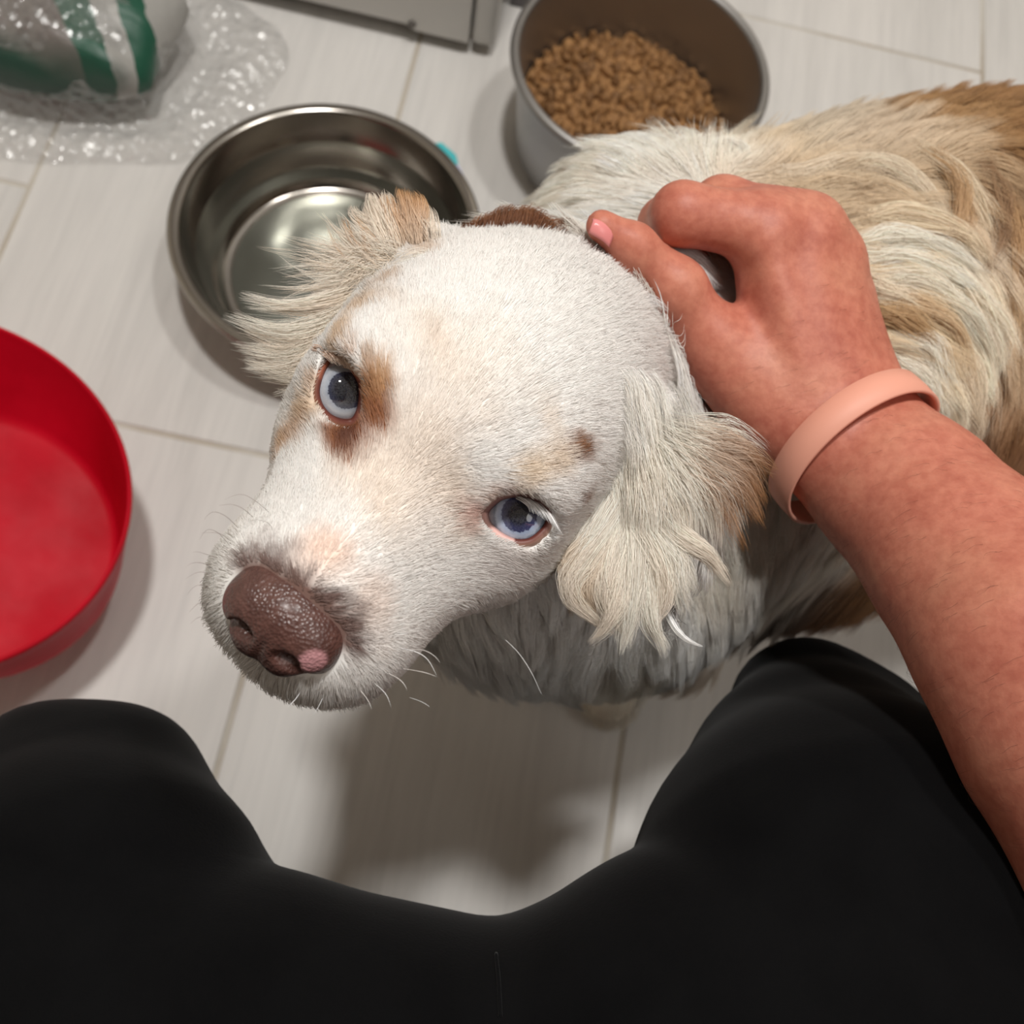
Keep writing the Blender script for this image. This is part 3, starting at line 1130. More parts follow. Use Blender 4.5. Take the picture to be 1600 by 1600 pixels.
# ---- eyelids: rim on the eyeball rolling out over the hide
M_lid = Mat('eyelid_skin', (1, 1, 1, 1), .5)
at = M_lid.n('ShaderNodeAttribute', attribute_name='col')
M_lid.base(at.outputs['Color'])
lid_c = [lambda x, y: linv((150, 84, 62)) if y < -.3 else linv((112, 56, 44)),
         lambda x, y: linv((222, 176, 168)) if (x < -.05 and y > -.2) else (linv((108, 48, 36)) if y > .1 else linv((128, 92, 88)))]
for i, e in enumerate(EYE):
    pl = smooth_path(np.vstack([e['poly'], e['poly'][:1]]), 65)[:-1]
    cen = pl.mean(0)
    lower = np.clip((pl[:, 1] - cen[1]) / np.abs(pl[:, 1] - cen[1]).max(), -1, 1)
    side = np.clip((pl[:, 0] - cen[0]) / np.abs(pl[:, 0] - cen[0]).max(), -1, 1)
    rings = []
    for sc_, rr in ((.97, -.0002), (1.0, .0007), (1.07, .0014), (1.17, .0019), (1.28, .0022), (1.42, .0012), (1.55, -.0010)):
        q2 = cen + (pl - cen) * sc_
        rad = np.linalg.norm(q2, axis=1)
        R_ = RE * 1.02 + rr
        h_ = np.sqrt(np.maximum(R_ ** 2 - rad ** 2, 0))
        h_ = np.where(rad > R_ * .93, R_ * .3676 - (rad - R_ * .93) * 1.6, h_)
        rings.append(e['c'] + q2[:, :1] * e['ax'] + q2[:, 1:] * e['ay'] - h_[:, None] * e['ray'] - doff)
    V = np.concatenate(rings)
    n = len(pl)
    F = [(j * n + k, j * n + (k + 1) % n, (j + 1) * n + (k + 1) % n, (j + 1) * n + k) for j in range(len(rings) - 1) for k in range(n)]
    o = mesh_obj('eyelid', V, F, M_lid.m, dog)
    ca = o.data.color_attributes.new('col', 'FLOAT_COLOR', 'POINT')
    cc = np.ones((len(V), 4), np.float32)
    for j in range(len(rings)):
        for k in range(n):
            c_ = lid_c[i](side[k], lower[k])
            f_ = min(1, max(0, (j - 2.5) / 3))
            cc[j * n + k, :3] = c_ * (.72 if j < 2 else 1) * (1 - f_) + linv(((168, 126, 96), (206, 178, 160))[i]) * f_
    ca.data.foreach_set('color', cc.ravel())
    e['pl'] = pl
    e['cen'] = cen

# ---- nose
N_ = Field((-.10, .0, .44), (.04, .12, .58), .0007)


def nell(c, rad, k=.004, op='add', tilt=0):
    R = HR
    if tilt:
        ct, st = math.cos(tilt), math.sin(tilt)
        R = HR @ np.array([[1, 0, 0], [0, ct, -st], [0, st, ct]])
    N_.ell(Lw(c), rad, k, R, op)


NO = np.array([.0012, .0660, -.0252])
for c_, r_, k_ in (((0, -.004, .003), (.0155, .0124, .0094), .004), ((0, .003, -.002), (.0120, .0085, .0110), .005)):
    nell(NO + c_, r_, k_)
for s_ in (1, -1):
    nell(NO + (.0098 * s_, .001, -.001), (.0076, .0084, .0078), .005)
    nell(NO + (.0125 * s_, -.004, -.005), (.0050, .0076, .0058), .004)
    nell(NO + (.0070 * s_, .0105, -.0030), (.0036, .0055, .0027), .0018, 'cut')
    N_.cone(Lw(NO + (.0072 * s_, .0095, -.0045)), Lw(NO + (.0150 * s_, .0045, -.0082)), .0022, .0012, .0016, 'cut')
    nell(NO + (.0050 * s_, .0045, -.0085), (.0052, .0050, .0048), .003)
N_.cone(Lw(NO + (0, .0125, -.001)), Lw(NO + (0, .0085, -.0150)), .0007, .0010, .0016, 'cut')
V, F = N_.surface()
M_nose = Mat('nose_skin', lin(104, 62, 52), .34, 0, Coat_Weight=.25, Coat_Roughness=.25)
at = M_nose.n('ShaderNodeAttribute', attribute_name='col')
co = M_nose.coord('Object')
M_nose.base(M_nose.mix(.25, at.outputs['Color'], M_nose.ramp(M_nose.noise(co, 300, 3), [(.35, lin(66, 43, 40)), (.65, lin(120, 84, 75))])))
vor = M_nose.n('ShaderNodeTexVoronoi', Scale=1050)
M_nose.l(co, vor.inputs['Vector'])
M_nose.bump(vor.outputs['Distance'], .55, .0006)
nose = net_mesh('nose', V - doff, F, M_nose.m, dog)
nose['label'] = 'liver brown nose with a pink spot by the nostril'
ntree = BVHTree.FromPolygons([tuple(v) for v in V], [tuple(f) for f in F])
col = np.tile(linv((86, 57, 51)), (len(V), 1))
ps = hit_px(ntree, 489, 1036)
if ps:
    d_ = np.linalg.norm(V - ps[0], axis=1)
    k_ = np.clip((.0044 - d_) / .0012, 0, 1)[:, None]
    col = col * (1 - k_) + linv((212, 156, 160)) * k_
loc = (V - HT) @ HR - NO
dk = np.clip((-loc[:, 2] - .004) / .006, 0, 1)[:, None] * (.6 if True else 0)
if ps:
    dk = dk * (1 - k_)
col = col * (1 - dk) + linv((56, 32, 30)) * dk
ca = nose.data.color_attributes.new('col', 'FLOAT_COLOR', 'POINT')
ca.data.foreach_set('color', np.c_[col, np.ones(len(col))].astype(np.float32).ravel())
# ------------------------------------------------------------------ fur
M_fur = Mat('fur', (1, 1, 1, 1), .5)
at = M_fur.n('ShaderNodeAttribute', attribute_name='col')
an = M_fur.n('ShaderNodeAttribute', attribute_name='nrm')
geo = M_fur.n('ShaderNodeNewGeometry')
vm = M_fur.n('ShaderNodeVectorMath', operation='MULTIPLY_ADD')
M_fur.l(geo.outputs['Normal'], vm.inputs[0])
vm.inputs[1].default_value = (.35, .35, .35)
M_fur.l(an.outputs['Vector'], vm.inputs[2])
vn = M_fur.n('ShaderNodeVectorMath', operation='NORMALIZE')
M_fur.l(vm.outputs[0], vn.inputs[0])
dfs = M_fur.n('ShaderNodeBsdfDiffuse')
trl = M_fur.n('ShaderNodeBsdfTranslucent')
hr_ = M_fur.n('ShaderNodeBsdfHair', component='Reflection')
hr_.inputs['RoughnessU'].default_value = .35
hr_.inputs['RoughnessV'].default_value = .6
for b_ in (dfs, trl):
    M_fur.l(at.outputs['Color'], b_.inputs['Color'])
    M_fur.l(vn.outputs[0], b_.inputs['Normal'])
m1 = M_fur.n('ShaderNodeMixShader', Fac=.08)
m2 = M_fur.n('ShaderNodeMixShader', Fac=.05)
M_fur.l(dfs.outputs[0], m1.inputs[1])
M_fur.l(trl.outputs[0], m1.inputs[2])
M_fur.l(m1.outputs[0], m2.inputs[1])
M_fur.l(hr_.outputs[0], m2.inputs[2])
M_fur.l(m2.outputs[0], M_fur.out.inputs[0])


def hair_obj(name, P, rad, col, nrm, parent, off):
    """P (n,k,3) strands, rad (k,) or (n,k), col (n,k,3), nrm (n,3)"""
    n, k = P.shape[:2]
    cu = bpy.data.hair_curves.new(name)
    cu.add_curves([k] * n)
    cu.attributes['position'].data.foreach_set('vector', (P - off).astype(np.float32).ravel())
    a = cu.attributes.get('radius') or cu.attributes.new('radius', 'FLOAT', 'POINT')
    a.data.foreach_set('value', np.broadcast_to(rad, (n, k)).astype(np.float32).ravel())
    a = cu.attributes.new('col', 'FLOAT_COLOR', 'POINT')
    a.data.foreach_set('color', np.concatenate([col, np.ones((n, k, 1))], 2).astype(np.float32).ravel())
    a = cu.attributes.new('nrm', 'FLOAT_VECTOR', 'POINT')
    a.data.foreach_set('vector', np.repeat(nrm[:, None, :], k, 1).astype(np.float32).ravel())
    cu.materials.append(M_fur.m)
    return link(bpy.data.objects.new(name, cu), parent)


def unit(v):
    return v / (np.linalg.norm(v, axis=-1, keepdims=True) + 1e-12)


# random points on the hide
A_, B_, C_, E_ = (DV[DF[:, i]] for i in range(4))
fn = np.cross(C_ - A_, E_ - B_) * .5
far = np.linalg.norm(fn, axis=1)
fcen = (A_ + B_ + C_ + E_) / 4
fn = unit(fn)


def sample(mask, per_cm2):
    ar = far[mask] * 1e4
    idx = np.flatnonzero(mask)
    cnt = rng.poisson(ar * per_cm2)
    f = np.repeat(idx, cnt)
    u, v = rng.random((2, len(f), 1))
    P = (A_[f] * (1 - u) + B_[f] * u) * (1 - v) + (E_[f] * (1 - u) + C_[f] * u) * v
    return P, D_.grad(P)


def cam_dir(dx, dy, dz=0):
    return unit(CB @ np.array([dx, dy, dz], float))


hl = (fcen - HT) @ HR                                  # head coordinates of the face centres
facing = (fn * unit(np.array([0, 0, CAMH]) - fcen)).sum(1)
in_head = (hl[:, 1] > -.105) & (hl[:, 2] > -.085) & (np.abs(hl[:, 0]) < .085) & (np.linalg.norm(hl - [0, -.03, -.01], axis=1) < .115)
ear_c = [np.mean(earR, 0), np.mean(earL, 0)]


def near_chain(P, ch, r):
    d = np.full(len(P), 9.)
    for i in range(len(ch) - 1):
        a, b = ch[i], ch[i + 1]
        t = np.clip((P - a) @ (b - a) / ((b - a) @ (b - a)), 0, 1)[:, None]
        d = np.minimum(d, np.linalg.norm(P - a - t * (b - a), axis=1))
    return d < r


# the neck below the skull carries body fur: cut the head zone with a plane behind the ears
cutp = Lw((0, -.085, -.03))
in_head &= ((fcen - cutp) @ unit(HR @ np.array([0, 1, .35]))) > 0


def integrate(P0, N0, field, length, lift, steps, off0, off1, gravity=0, clump=None, wob=0.0, push=True, liftdecay=.55):
    n = len(P0)
    L = np.broadcast_to(length, (n,))
    pts = [P0 - N0 * .0008]
    p = P0.copy()
    N = N0
    jit = rng.normal(size=(n, 3)) * wob
    for s in range(steps):
        d = field(p)
        d = unit(d - N * (d * N).sum(1, keepdims=True))
        lf = np.broadcast_to(lift, (n,))[:, None] * liftdecay ** s
        d = unit(d + N * lf + jit + np.array([0, 0, -gravity * s / steps]))
        p = p + d * (L / steps)[:, None]
        if push:
            sd = D_.value(p)
            N = D_.grad(p)
            tgt = off0 + (off1 - off0) * (s + 1) / steps
            p = p + N * np.clip(tgt - sd, 0, .02)[:, None]
        pts.append(p)
    S = np.stack(pts, 1)
    if clump:
        size, amt = clump
        q = np.floor((P0 + rng.normal(size=3) * .01 + .15 * size * rng.normal(size=(n, 3))) / size).astype(np.int64)
        key = (q[:, 0] * 73856093) ^ (q[:, 1] * 19349663) ^ (q[:, 2] * 83492791)
        _, inv = np.unique(key, return_inverse=True)
        m = inv.max() + 1
        cnt = np.bincount(inv, minlength=m)[:, None]
        cjit = rng.normal(size=(m, 3)) * amt[1]
        for s in range(1, S.shape[1]):
            t = s / steps
            mean = np.stack([np.bincount(inv, S[:, s, k], m) for k in range(3)], 1) / cnt
            S[:, s] += (mean[inv] - S[:, s]) * amt[0] * t ** 1.3 + cjit[inv] * L[:, None] * t ** 1.5
    return S


def avoid_arm(S):
    """a strand that meets the hand or the arm stops there"""
    n, k = S.shape[:2]
    ok = np.ones(n, bool)
    bad = np.zeros(n, bool)
    for s in range(k):
        P = S[:, s]
        inb = ((P > ARM.lo + .004) & (P < ARM.lo + (ARM.dim - 2) * ARM.h - .004)).all(1)
        v = np.full(n, 1.)
        v[inb] = ARM.value(P[inb])
        now = v < .0008
        if s == 0:
            ok &= ~(v < .002)
        bad |= now
        if s:
            S[bad, s] = S[bad, s - 1] + (S[bad, s] - S[bad, s - 1]) * .02
    return ok


def vnoise(P, sc_):
    return np.array([mnoise.noise(Vector(p) * sc_) for p in P])


# ---- colour patches: (photo pixel, radius px, colour, strength), pinned to the hide in 3-D
def pins(lst):
    out = []
    for px, py, r, c, a in lst:
        h = hit_px(tree, px, py)
        if h is None:
            continue
        d = np.linalg.norm(h[0] - [0, 0, CAMH])
        out.append((h[0], r * d / FPX, linv(c), a))
    return out


def paint(P, base, plist, nz=None):
    col = np.tile(base, (len(P), 1)) if np.ndim(base) == 1 else base.copy()
    for c, r, k, a in plist:
        d = np.linalg.norm(P - c, axis=1) / r
        if nz is not None:
            d = d * (1 + .45 * nz)
        wgt = (np.clip(1.35 - d, 0, 1) ** 1.2 * a)[:, None]
        wgt = np.minimum(wgt, a)
        col = col * (1 - wgt) + k * wgt
    return col


def fast_noise(P, sc_, seed=0):
    r = np.random.default_rng(seed)
    v = 0
    for i in range(5):
        k = unit(r.normal(size=3)) * sc_ * (1 + i * .6)
        v = v + np.sin(P @ k + r.random() * 6.28) / (1 + i * .4)
    return v / 2.2


# ------------------------------------------------ short coat of the head
hm = in_head.copy()
ear_mask = near_chain(fcen, earR, .024) & (hl[:, 0] > .045) | near_chain(fcen, earL, .027) & (hl[:, 0] < -.045)
dens = 330
P0, N0 = sample(hm & (facing > -.5), dens)
hp_ = (P0 - HT) @ HR
keep = np.ones(len(P0), bool)
lidd = np.full(len(P0), 9.)
for e in EYE:   # no hair inside the lids
    rel = P0 - e['c']
    uv = np.stack([rel @ e['ax'], rel @ e['ay']], 1)
    nearb = np.linalg.norm(rel, axis=1) < .03
    ctr = uv - e['cen']
    ang = np.arctan2(ctr[:, 1], ctr[:, 0])
    pa = np.arctan2(*(e['pl'] - e['cen']).T[::-1])
    pr = np.linalg.norm(e['pl'] - e['cen'], axis=1)
    o_ = np.argsort(pa)
    lim = np.interp(ang, pa[o_], pr[o_], period=2 * np.pi)
    ratio = np.linalg.norm(ctr, axis=1) / lim
    keep &= ~(nearb & (ratio < 1.27))
    lidd = np.where(nearb, np.minimum(lidd, ratio), lidd)
nv = N_.value(P0)
inN = ((P0 > N_.lo) & (P0 < N_.lo + N_.dim * N_.h)).all(1)
keep &= ~(inN & (nv < .0002))
P0, N0, hp_, lidd = P0[keep], N0[keep], hp_[keep], lidd[keep]
eyc = [(e['c'] - HT) @ HR for e in EYE]


def head_field(P):
    h = (P - HT) @ HR
    d = np.zeros_like(h)
    d[:, 1] = -1
    d[:, 0] = h[:, 0] * 7
    d[:, 2] = -np.abs(h[:, 0]) * 6 + np.where(h[:, 2] < -.02, -.5, 0)
    fr_ = np.clip((h[:, 1] - .045) / .03, 0, 1)           # round the lips the hair points down and out
    d[:, 2] -= fr_ * np.clip((-.022 - h[:, 2]) / .01, 0, 1.6) * 1.3
    d[:, 0] += np.sign(h[:, 0]) * fr_ * .5
    for c in eyc:                                       # swept away from the eyes
        r = h - c
        q = np.linalg.norm(r, axis=1)
        wgt = np.exp(-(q / .014) ** 2)[:, None]
        d = d * (1 - .55 * wgt) + unit(r) * .9 * wgt
    return d @ HR.T


muz = np.clip((hp_[:, 1] - .0) / .05, 0, 1)
back = np.clip((-hp_[:, 1] - .03) / .06, 0, 1)
Ls = (.0066 - .0032 * muz + .006 * back) * rng.uniform(.7, 1.25, len(P0))
Ls = np.where(lidd < 1.7, Ls * .55, Ls)
low = np.clip((-hp_[:, 2] - .030) / .012, 0, 1) * muz
Ls *= 1 + 1.1 * low
lift = .12 + .50 * low + .10 * back
S = integrate(P0, N0, head_field, Ls, lift, 4, .0002, .0009, clump=(.0030, (.18, .06)), wob=.07)
okk = avoid_arm(S)
nz = fast_noise(P0, 160, 1)
head_pins = pins([
    (700, 560, 120, (240, 226, 210), .35), (640, 680, 110, (238, 222, 206), .5),
    (510, 862, 56, (238, 200, 176), .6), (575, 930, 50, (234, 206, 188), .4), (620, 760, 120, (238, 222, 206), .5),
    (584, 640, 42, (142, 84, 42), .97), (580, 605, 38, (160, 106, 58), .93), (558, 672, 40, (138, 78, 44), .97), (592, 665, 38, (152, 92, 48), .95), (528, 678, 26, (150, 96, 62), .85), (604, 612, 28, (176, 126, 76), .85), (598, 585, 26, (196, 152, 104), .65), (548, 690, 16, (96, 52, 36), .9),
    (575, 570, 22, (190, 150, 112), .7), (548, 548, 20, (178, 132, 92), .6), (520, 545, 16, (196, 160, 120), .6), (490, 590, 16, (186, 140, 92), .6),
    (478, 640, 26, (205, 170, 130), .7), (462, 680, 26, (188, 142, 96), .7), (440, 700, 22, (206, 160, 112), .7),
    (902, 702, 22, (130, 86, 56), .95), (892, 690, 18, (150, 104, 70), .8), (908, 782, 18, (130, 84, 52), .9), (914, 802, 13, (150, 104, 66), .8),
    (820, 735, 40, (228, 200, 162), .6), (760, 770, 26, (206, 176, 160), .75), (735, 800, 22, (204, 160, 146), .8), (790, 765, 16, (170, 140, 132), .6), (862, 720, 30, (222, 196, 164), .5),
    (880, 870, 30, (212, 184, 146), .6), (780, 870, 40, (214, 206, 202), .5),
    (730, 360, 30, (226, 196, 168), .6), (660, 395, 30, (208, 180, 152), .65), (610, 435, 28, (200, 170, 140), .7), (565, 478, 28, (200, 172, 142), .7), (530, 525, 26, (196, 164, 134), .7), (640, 350, 24, (214, 178, 138), .5), (560, 480, 36, (226, 204, 182), .7), (530, 520, 28, (216, 190, 160), .6),
])
base = linv((248, 244, 240))


def nose_band(P, col):
    """short brown hair round the upper edge of the nose"""
    v = np.full(len(P), 1.)
    inb = ((P > N_.lo + .003) & (P < N_.lo + (N_.dim - 3) * N_.h)).all(1)
    v[inb] = N_.value(P[inb])
    up = ((P - HT) @ HR - NO)[:, 2]
    wgt = (np.clip((.0056 - v + .0016 * fast_noise(P, 500, 12)) / .004, 0, 1) * np.clip((up - .0005) / .004, 0, 1))[:, None] * .93
    return col * (1 - wgt) + linv((98, 62, 50)) * wgt


col = nose_band(P0, paint(P0, base, head_pins, nz))
col *= (1 + .03 * rng.normal(size=(len(P0), 1))).clip(.85, 1.08)
sel = okk
S, col, N1 = S[sel], col[sel], N0[sel]
k = S.shape[1]
tip = np.linspace(0, 1, k)[None, :, None]
colp = np.clip(col[:, None, :] * (.97 + .06 * tip), 0, .95)
rad = np.array([.07, .068, .06, .045, .012]) * 1e-3
fh = hair_obj('face_fur', S, rad, colp, N1, dog, doff)

# ------------------------------------------------ long coat of neck, chest and body
# (photo pixel), flow in the picture, length mm, lift, colour
ctl = [
    (905, 300, -1, -.25, 22, .5, (236, 226, 212)), (960, 265, -.9, -.5, 26, .6, (238, 228, 214)), (1040, 250, -.5, -.9, 30, .7, (240, 232, 220)), (1120, 245, .1, -1, 30, .8, (238, 228, 214)),
    (1190, 250, .5, -.7, 30, .6, (216, 196, 168)), (990, 320, -.6, -.3, 22, .4, (238, 230, 220)), (1230, 300, .9, -.35, 30, .4, (198, 176, 148)), (1310, 290, 1, -.3, 34, .4, (196, 174, 146)),
    (1260, 235, .9, -.5, 24, .4, (216, 200, 178)), (1340, 235, 1, -.25, 24, .4, (208, 188, 164)), (1420, 240, 1, -.1, 30, .4, (212, 192, 166)), (1480, 215, .9, -.3, 18, .6, (166, 128, 84)), (1560, 205, .9, -.3, 18, .6, (152, 112, 70)), (1590, 240, .4, .9, 26, .5, (150, 116, 80)),
    (1400, 310, 1, -.15, 36, .4, (198, 174, 144)), (1470, 280, .9, .35, 34, .5, (190, 162, 128)), (1510, 330, .2, 1, 36, .5, (166, 130, 90)), (1560, 310, -.1, 1, 36, .5, (150, 124, 100)), (1590, 360, -.15, 1, 38, .4, (186, 150, 108)),
    (1340, 350, 1, -.05, 40, .35, (214, 192, 162)), (1420, 365, 1, .1, 42, .35, (236, 224, 206)), (1500, 395, .75, .65, 40, .45, (232, 220, 202)), (1560, 420, .1, 1, 38, .5, (200, 168, 126)),
    (1370, 410, 1, .05, 42, .3, (234, 222, 204)), (1440, 430, .95, .35, 42, .35, (236, 224, 206)), (1520, 480, .7, .75, 40, .4, (232, 220, 200)), (1580, 500, .3, 1, 38, .4, (214, 190, 158)),
    (1350, 460, 1, .1, 40, .3, (222, 200, 168)), (1390, 500, 1, .15, 38, .3, (206, 178, 136)), (1450, 500, .85, .55, 40, .35, (234, 222, 204)), (1510, 550, .5, .9, 40, .4, (226, 208, 184)),
    (1390, 560, .95, .2, 36, .35, (232, 220, 202)), (1440, 590, .7, .7, 38, .35, (230, 214, 190)), (1480, 630, .1, 1, 40, .4, (234, 224, 208)), (1420, 640, .7, .7, 34, .35, (214, 190, 156)),
    (1550, 600, 0, 1, 38, .4, (142, 98, 60)), (1590, 640, -.2, 1, 38, .4, (132, 88, 52)), (1540, 690, -.25, 1, 36, .4, (110, 78, 52)), (1595, 560, .1, 1, 38, .4, (158, 116, 76)), (1590, 720, -.3, 1, 36, .4, (140, 94, 56)),
    (1500, 680, -.1, 1, 34, .4, (128, 108, 90)),
    # flank and underside below the arm, and the chest
    (1180, 780, -.2, 1, 26, .3, (232, 228, 222)), (1140, 850, -.1, 1, 26, .3, (228, 218, 204)), (1230, 840, -.35, .95, 30, .3, (232, 228, 222)), (1290, 870, -.55, .85, 34, .4, (226, 218, 206)),
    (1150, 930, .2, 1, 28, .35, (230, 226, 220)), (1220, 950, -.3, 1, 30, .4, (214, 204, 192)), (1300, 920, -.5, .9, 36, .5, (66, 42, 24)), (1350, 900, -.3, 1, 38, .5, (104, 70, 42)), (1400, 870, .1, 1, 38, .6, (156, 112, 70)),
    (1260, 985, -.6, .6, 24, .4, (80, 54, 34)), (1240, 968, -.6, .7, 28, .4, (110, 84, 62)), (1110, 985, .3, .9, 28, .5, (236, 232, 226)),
    (1050, 960, .1, 1, 26, .4, (238, 234, 228)), (970, 980, 0, 1, 28, .4, (238, 234, 228)), (900, 960, .1, 1, 28, .4, (234, 230, 226)), (820, 950, .3, 1, 26, .4, (226, 222, 218)), (740, 980, .5, 1, 22, .4, (222, 218, 214)),
    (900, 1030, 0, 1, 22, .4, (234, 230, 226)), (980, 1030, .1, 1, 20, .4, (226, 216, 204)),
]
cp, cd, cl, cf, cc = [], [], [], [], []
for px, py, dx, dy, ln, lf, c in ctl:
    h = hit_px(tree, px, py)
    if h is None:
        continue
    cp.append(h[0])
    cd.append(cam_dir(dx, dy))
    cl.append(ln * .001)
    cf.append(lf)
    cc.append(linv(c))
cp, cd, cl, cf, cc = map(np.array, (cp, cd, cl, cf, cc))


def weights(P, sig):
    d2 = ((P[:, None, :] - cp[None]) ** 2).sum(2)
    d2 -= d2.min(1, keepdims=True)
    wgt = np.exp(-d2 / (2 * sig * sig))
    return wgt / wgt.sum(1, keepdims=True)


def body_field(P):
    out = np.empty_like(P)
    for a in range(0, len(P), 40000):
        q = P[a:a + 40000]
        out[a:a + 40000] = weights(q, .016) @ cd
    return out


bm_ = ~in_head
vis = facing > -.35
inview = (np.abs(proj(fcen) - 800) < 900).all(1)
leg_zone = fcen[:, 2] < .17
P1, N1 = sample(bm_ & vis & inview & ~leg_zone, 105)
P2, N2 = sample(bm_ & (~(vis & inview)) & ~leg_zone, 10)
P3, N3 = sample(leg_zone, 26)
P0, N0 = np.concatenate([P1, P2, P3]), np.concatenate([N1, N2, N3])
thick = np.concatenate([np.ones(len(P1)), np.full(len(P2), 2.4), np.full(len(P3), 1.4)])
wg = np.concatenate([weights(P0[a:a + 40000], .014) for a in range(0, len(P0), 40000)])
L = (wg @ cl) * rng.uniform(.65, 1.2, len(P0))
L = np.where(P0[:, 2] < .17, .010, L)
lf = wg @ cf
wob_ = fast_noise(P0, 60, 5)
turn = fast_noise(P0, 90, 6) * .35


def body_field2(P):
    d = body_field(P)
    n_ = unit(D_.grad(P))
    t_ = (fast_noise(P, 75, 6) * .45)[:, None]
    d = unit(d)
    return d * np.cos(t_) + np.cross(n_, d) * np.sin(t_)


S = integrate(P0, N0, body_field2, L, lf * .6, 6, .0015, .008, gravity=.25, clump=(.0080, (.50, .10)), wob=.08, liftdecay=.6)
okk = avoid_arm(S)
# colour from the flow points, broken up along the locks
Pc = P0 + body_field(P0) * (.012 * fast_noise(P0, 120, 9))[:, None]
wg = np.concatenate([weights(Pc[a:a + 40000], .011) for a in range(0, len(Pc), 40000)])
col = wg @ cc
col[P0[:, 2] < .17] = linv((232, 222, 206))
streak = fast_noise(P0, 260, 3)
col *= (1.08 + .10 * streak + .09 * rng.normal(size=len(P0))).clip(.75, 1.35)[:, None]
neck_pins = pins([(818, 342, 30, (122, 76, 44), .0)])
S, col, Nn, thick = S[okk], col[okk], N0[okk], thick[okk]
k = S.shape[1]
tip = np.linspace(0, 1, k)[None, :, None]
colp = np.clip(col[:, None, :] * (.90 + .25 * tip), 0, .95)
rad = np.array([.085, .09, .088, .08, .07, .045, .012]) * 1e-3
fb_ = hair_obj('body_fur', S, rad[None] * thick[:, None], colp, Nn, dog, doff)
# the hide under the coat has the coat's own colours
hv = (DV - HT) @ HR
vh = (hv[:, 1] > -.10) & (np.linalg.norm(hv - [0, -.03, -.01], axis=1) < .12) & (((DV - cutp) @ unit(HR @ np.array([0, 1, .35]))) > 0)
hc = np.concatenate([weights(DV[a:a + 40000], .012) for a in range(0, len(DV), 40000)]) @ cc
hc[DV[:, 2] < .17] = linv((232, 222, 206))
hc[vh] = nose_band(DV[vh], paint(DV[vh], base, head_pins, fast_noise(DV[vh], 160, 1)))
ca = dmesh.data.color_attributes.new('col', 'FLOAT_COLOR', 'POINT')
ca.data.foreach_set('color', np.c_[hc.clip(0, .92), np.ones(len(hc))].astype(np.float32).ravel())

# ------------------------------------------------ locks: ears, tufts, lashes, whiskers
LK = []


def lock(pts, n, r0, r1, c0, c1, width=.00008, fan=.3, k=8, nrm=None, e0=.72):
    """n strands along a curve of (px, py, depth); r0/r1 px radius at root and tip; c0/c1 colours"""
    C = smooth_path([un(*p) for p in pts], k)
    d0 = pts[0][2]
    T = unit(np.gradient(C, axis=0))
    u = rng.normal(size=(n, 3))
    u = u / (np.linalg.norm(u, axis=1, keepdims=True)) * rng.random((n, 1)) ** .5
    t = np.linspace(0, 1, k)
    # roots spread round the base, tips gather
    r = (r0 * (1 - t) + r1 * t + (r0 * .35) * np.sin(np.pi * t)) * d0 / FPX
    o = u[:, None, :] * r[None, :, None]
    o = o - T[None] * (o * T[None]).sum(2, keepdims=True) * .8
    endf = rng.uniform(e0, 1.08, n)
    ti = np.clip(t[None] * endf[:, None], 0, 1) * (k - 1)
    i0 = np.minimum(ti.astype(int), k - 2)
    fr_ = (ti - i0)[..., None]
    S_ = C[i0] * (1 - fr_) + C[i0 + 1] * fr_ + o
    S_ += (rng.normal(size=(n, 1, 3)) * fan * .01) * (t[None, :, None] ** 2) * np.linalg.norm(C[-1] - C[0]) * 3
    col_ = linv(c0) * (1 - t)[None, :, None] + linv(c1) * t[None, :, None]
    col_ = col_ * (1 + .12 * rng.normal(size=(n, 1, 1))).clip(.7, 1.2)
    tap = np.array([1, 1, 1, .95, .85, .7, .5, .12]) if k == 8 else np.linspace(1, .12, k)
    nr = np.tile(-vdir * .8 + np.array([0, 0, .35]) if nrm is None else nrm, (n, 1)) + u * .5
    LK.append((S_, width * tap[None] * rng.uniform(.7, 1.2, (n, 1)), np.clip(col_ * 1.10, 0, .95), unit(nr)))


def flush(name, parent, label=None, avoid=True):
    S_ = np.concatenate([q[0] for q in LK])
    r_ = np.concatenate([q[1] for q in LK])
    c_ = np.concatenate([q[2] for q in LK])
    n_ = np.concatenate([q[3] for q in LK])
    ok_ = avoid_arm(S_) if avoid else np.ones(len(S_), bool)
    o = hair_obj(name, S_[ok_], r_[ok_], c_[ok_], n_[ok_], parent, doff)
    if label:
        o['label'] = label
    LK.clear()
    return o


CR, CR2, TN, OR, SH = (228, 214, 198), (236, 228, 216), (204, 182, 156), (190, 140, 86), (178, 158, 138)
jit = lambda a: random.uniform(-a, a)
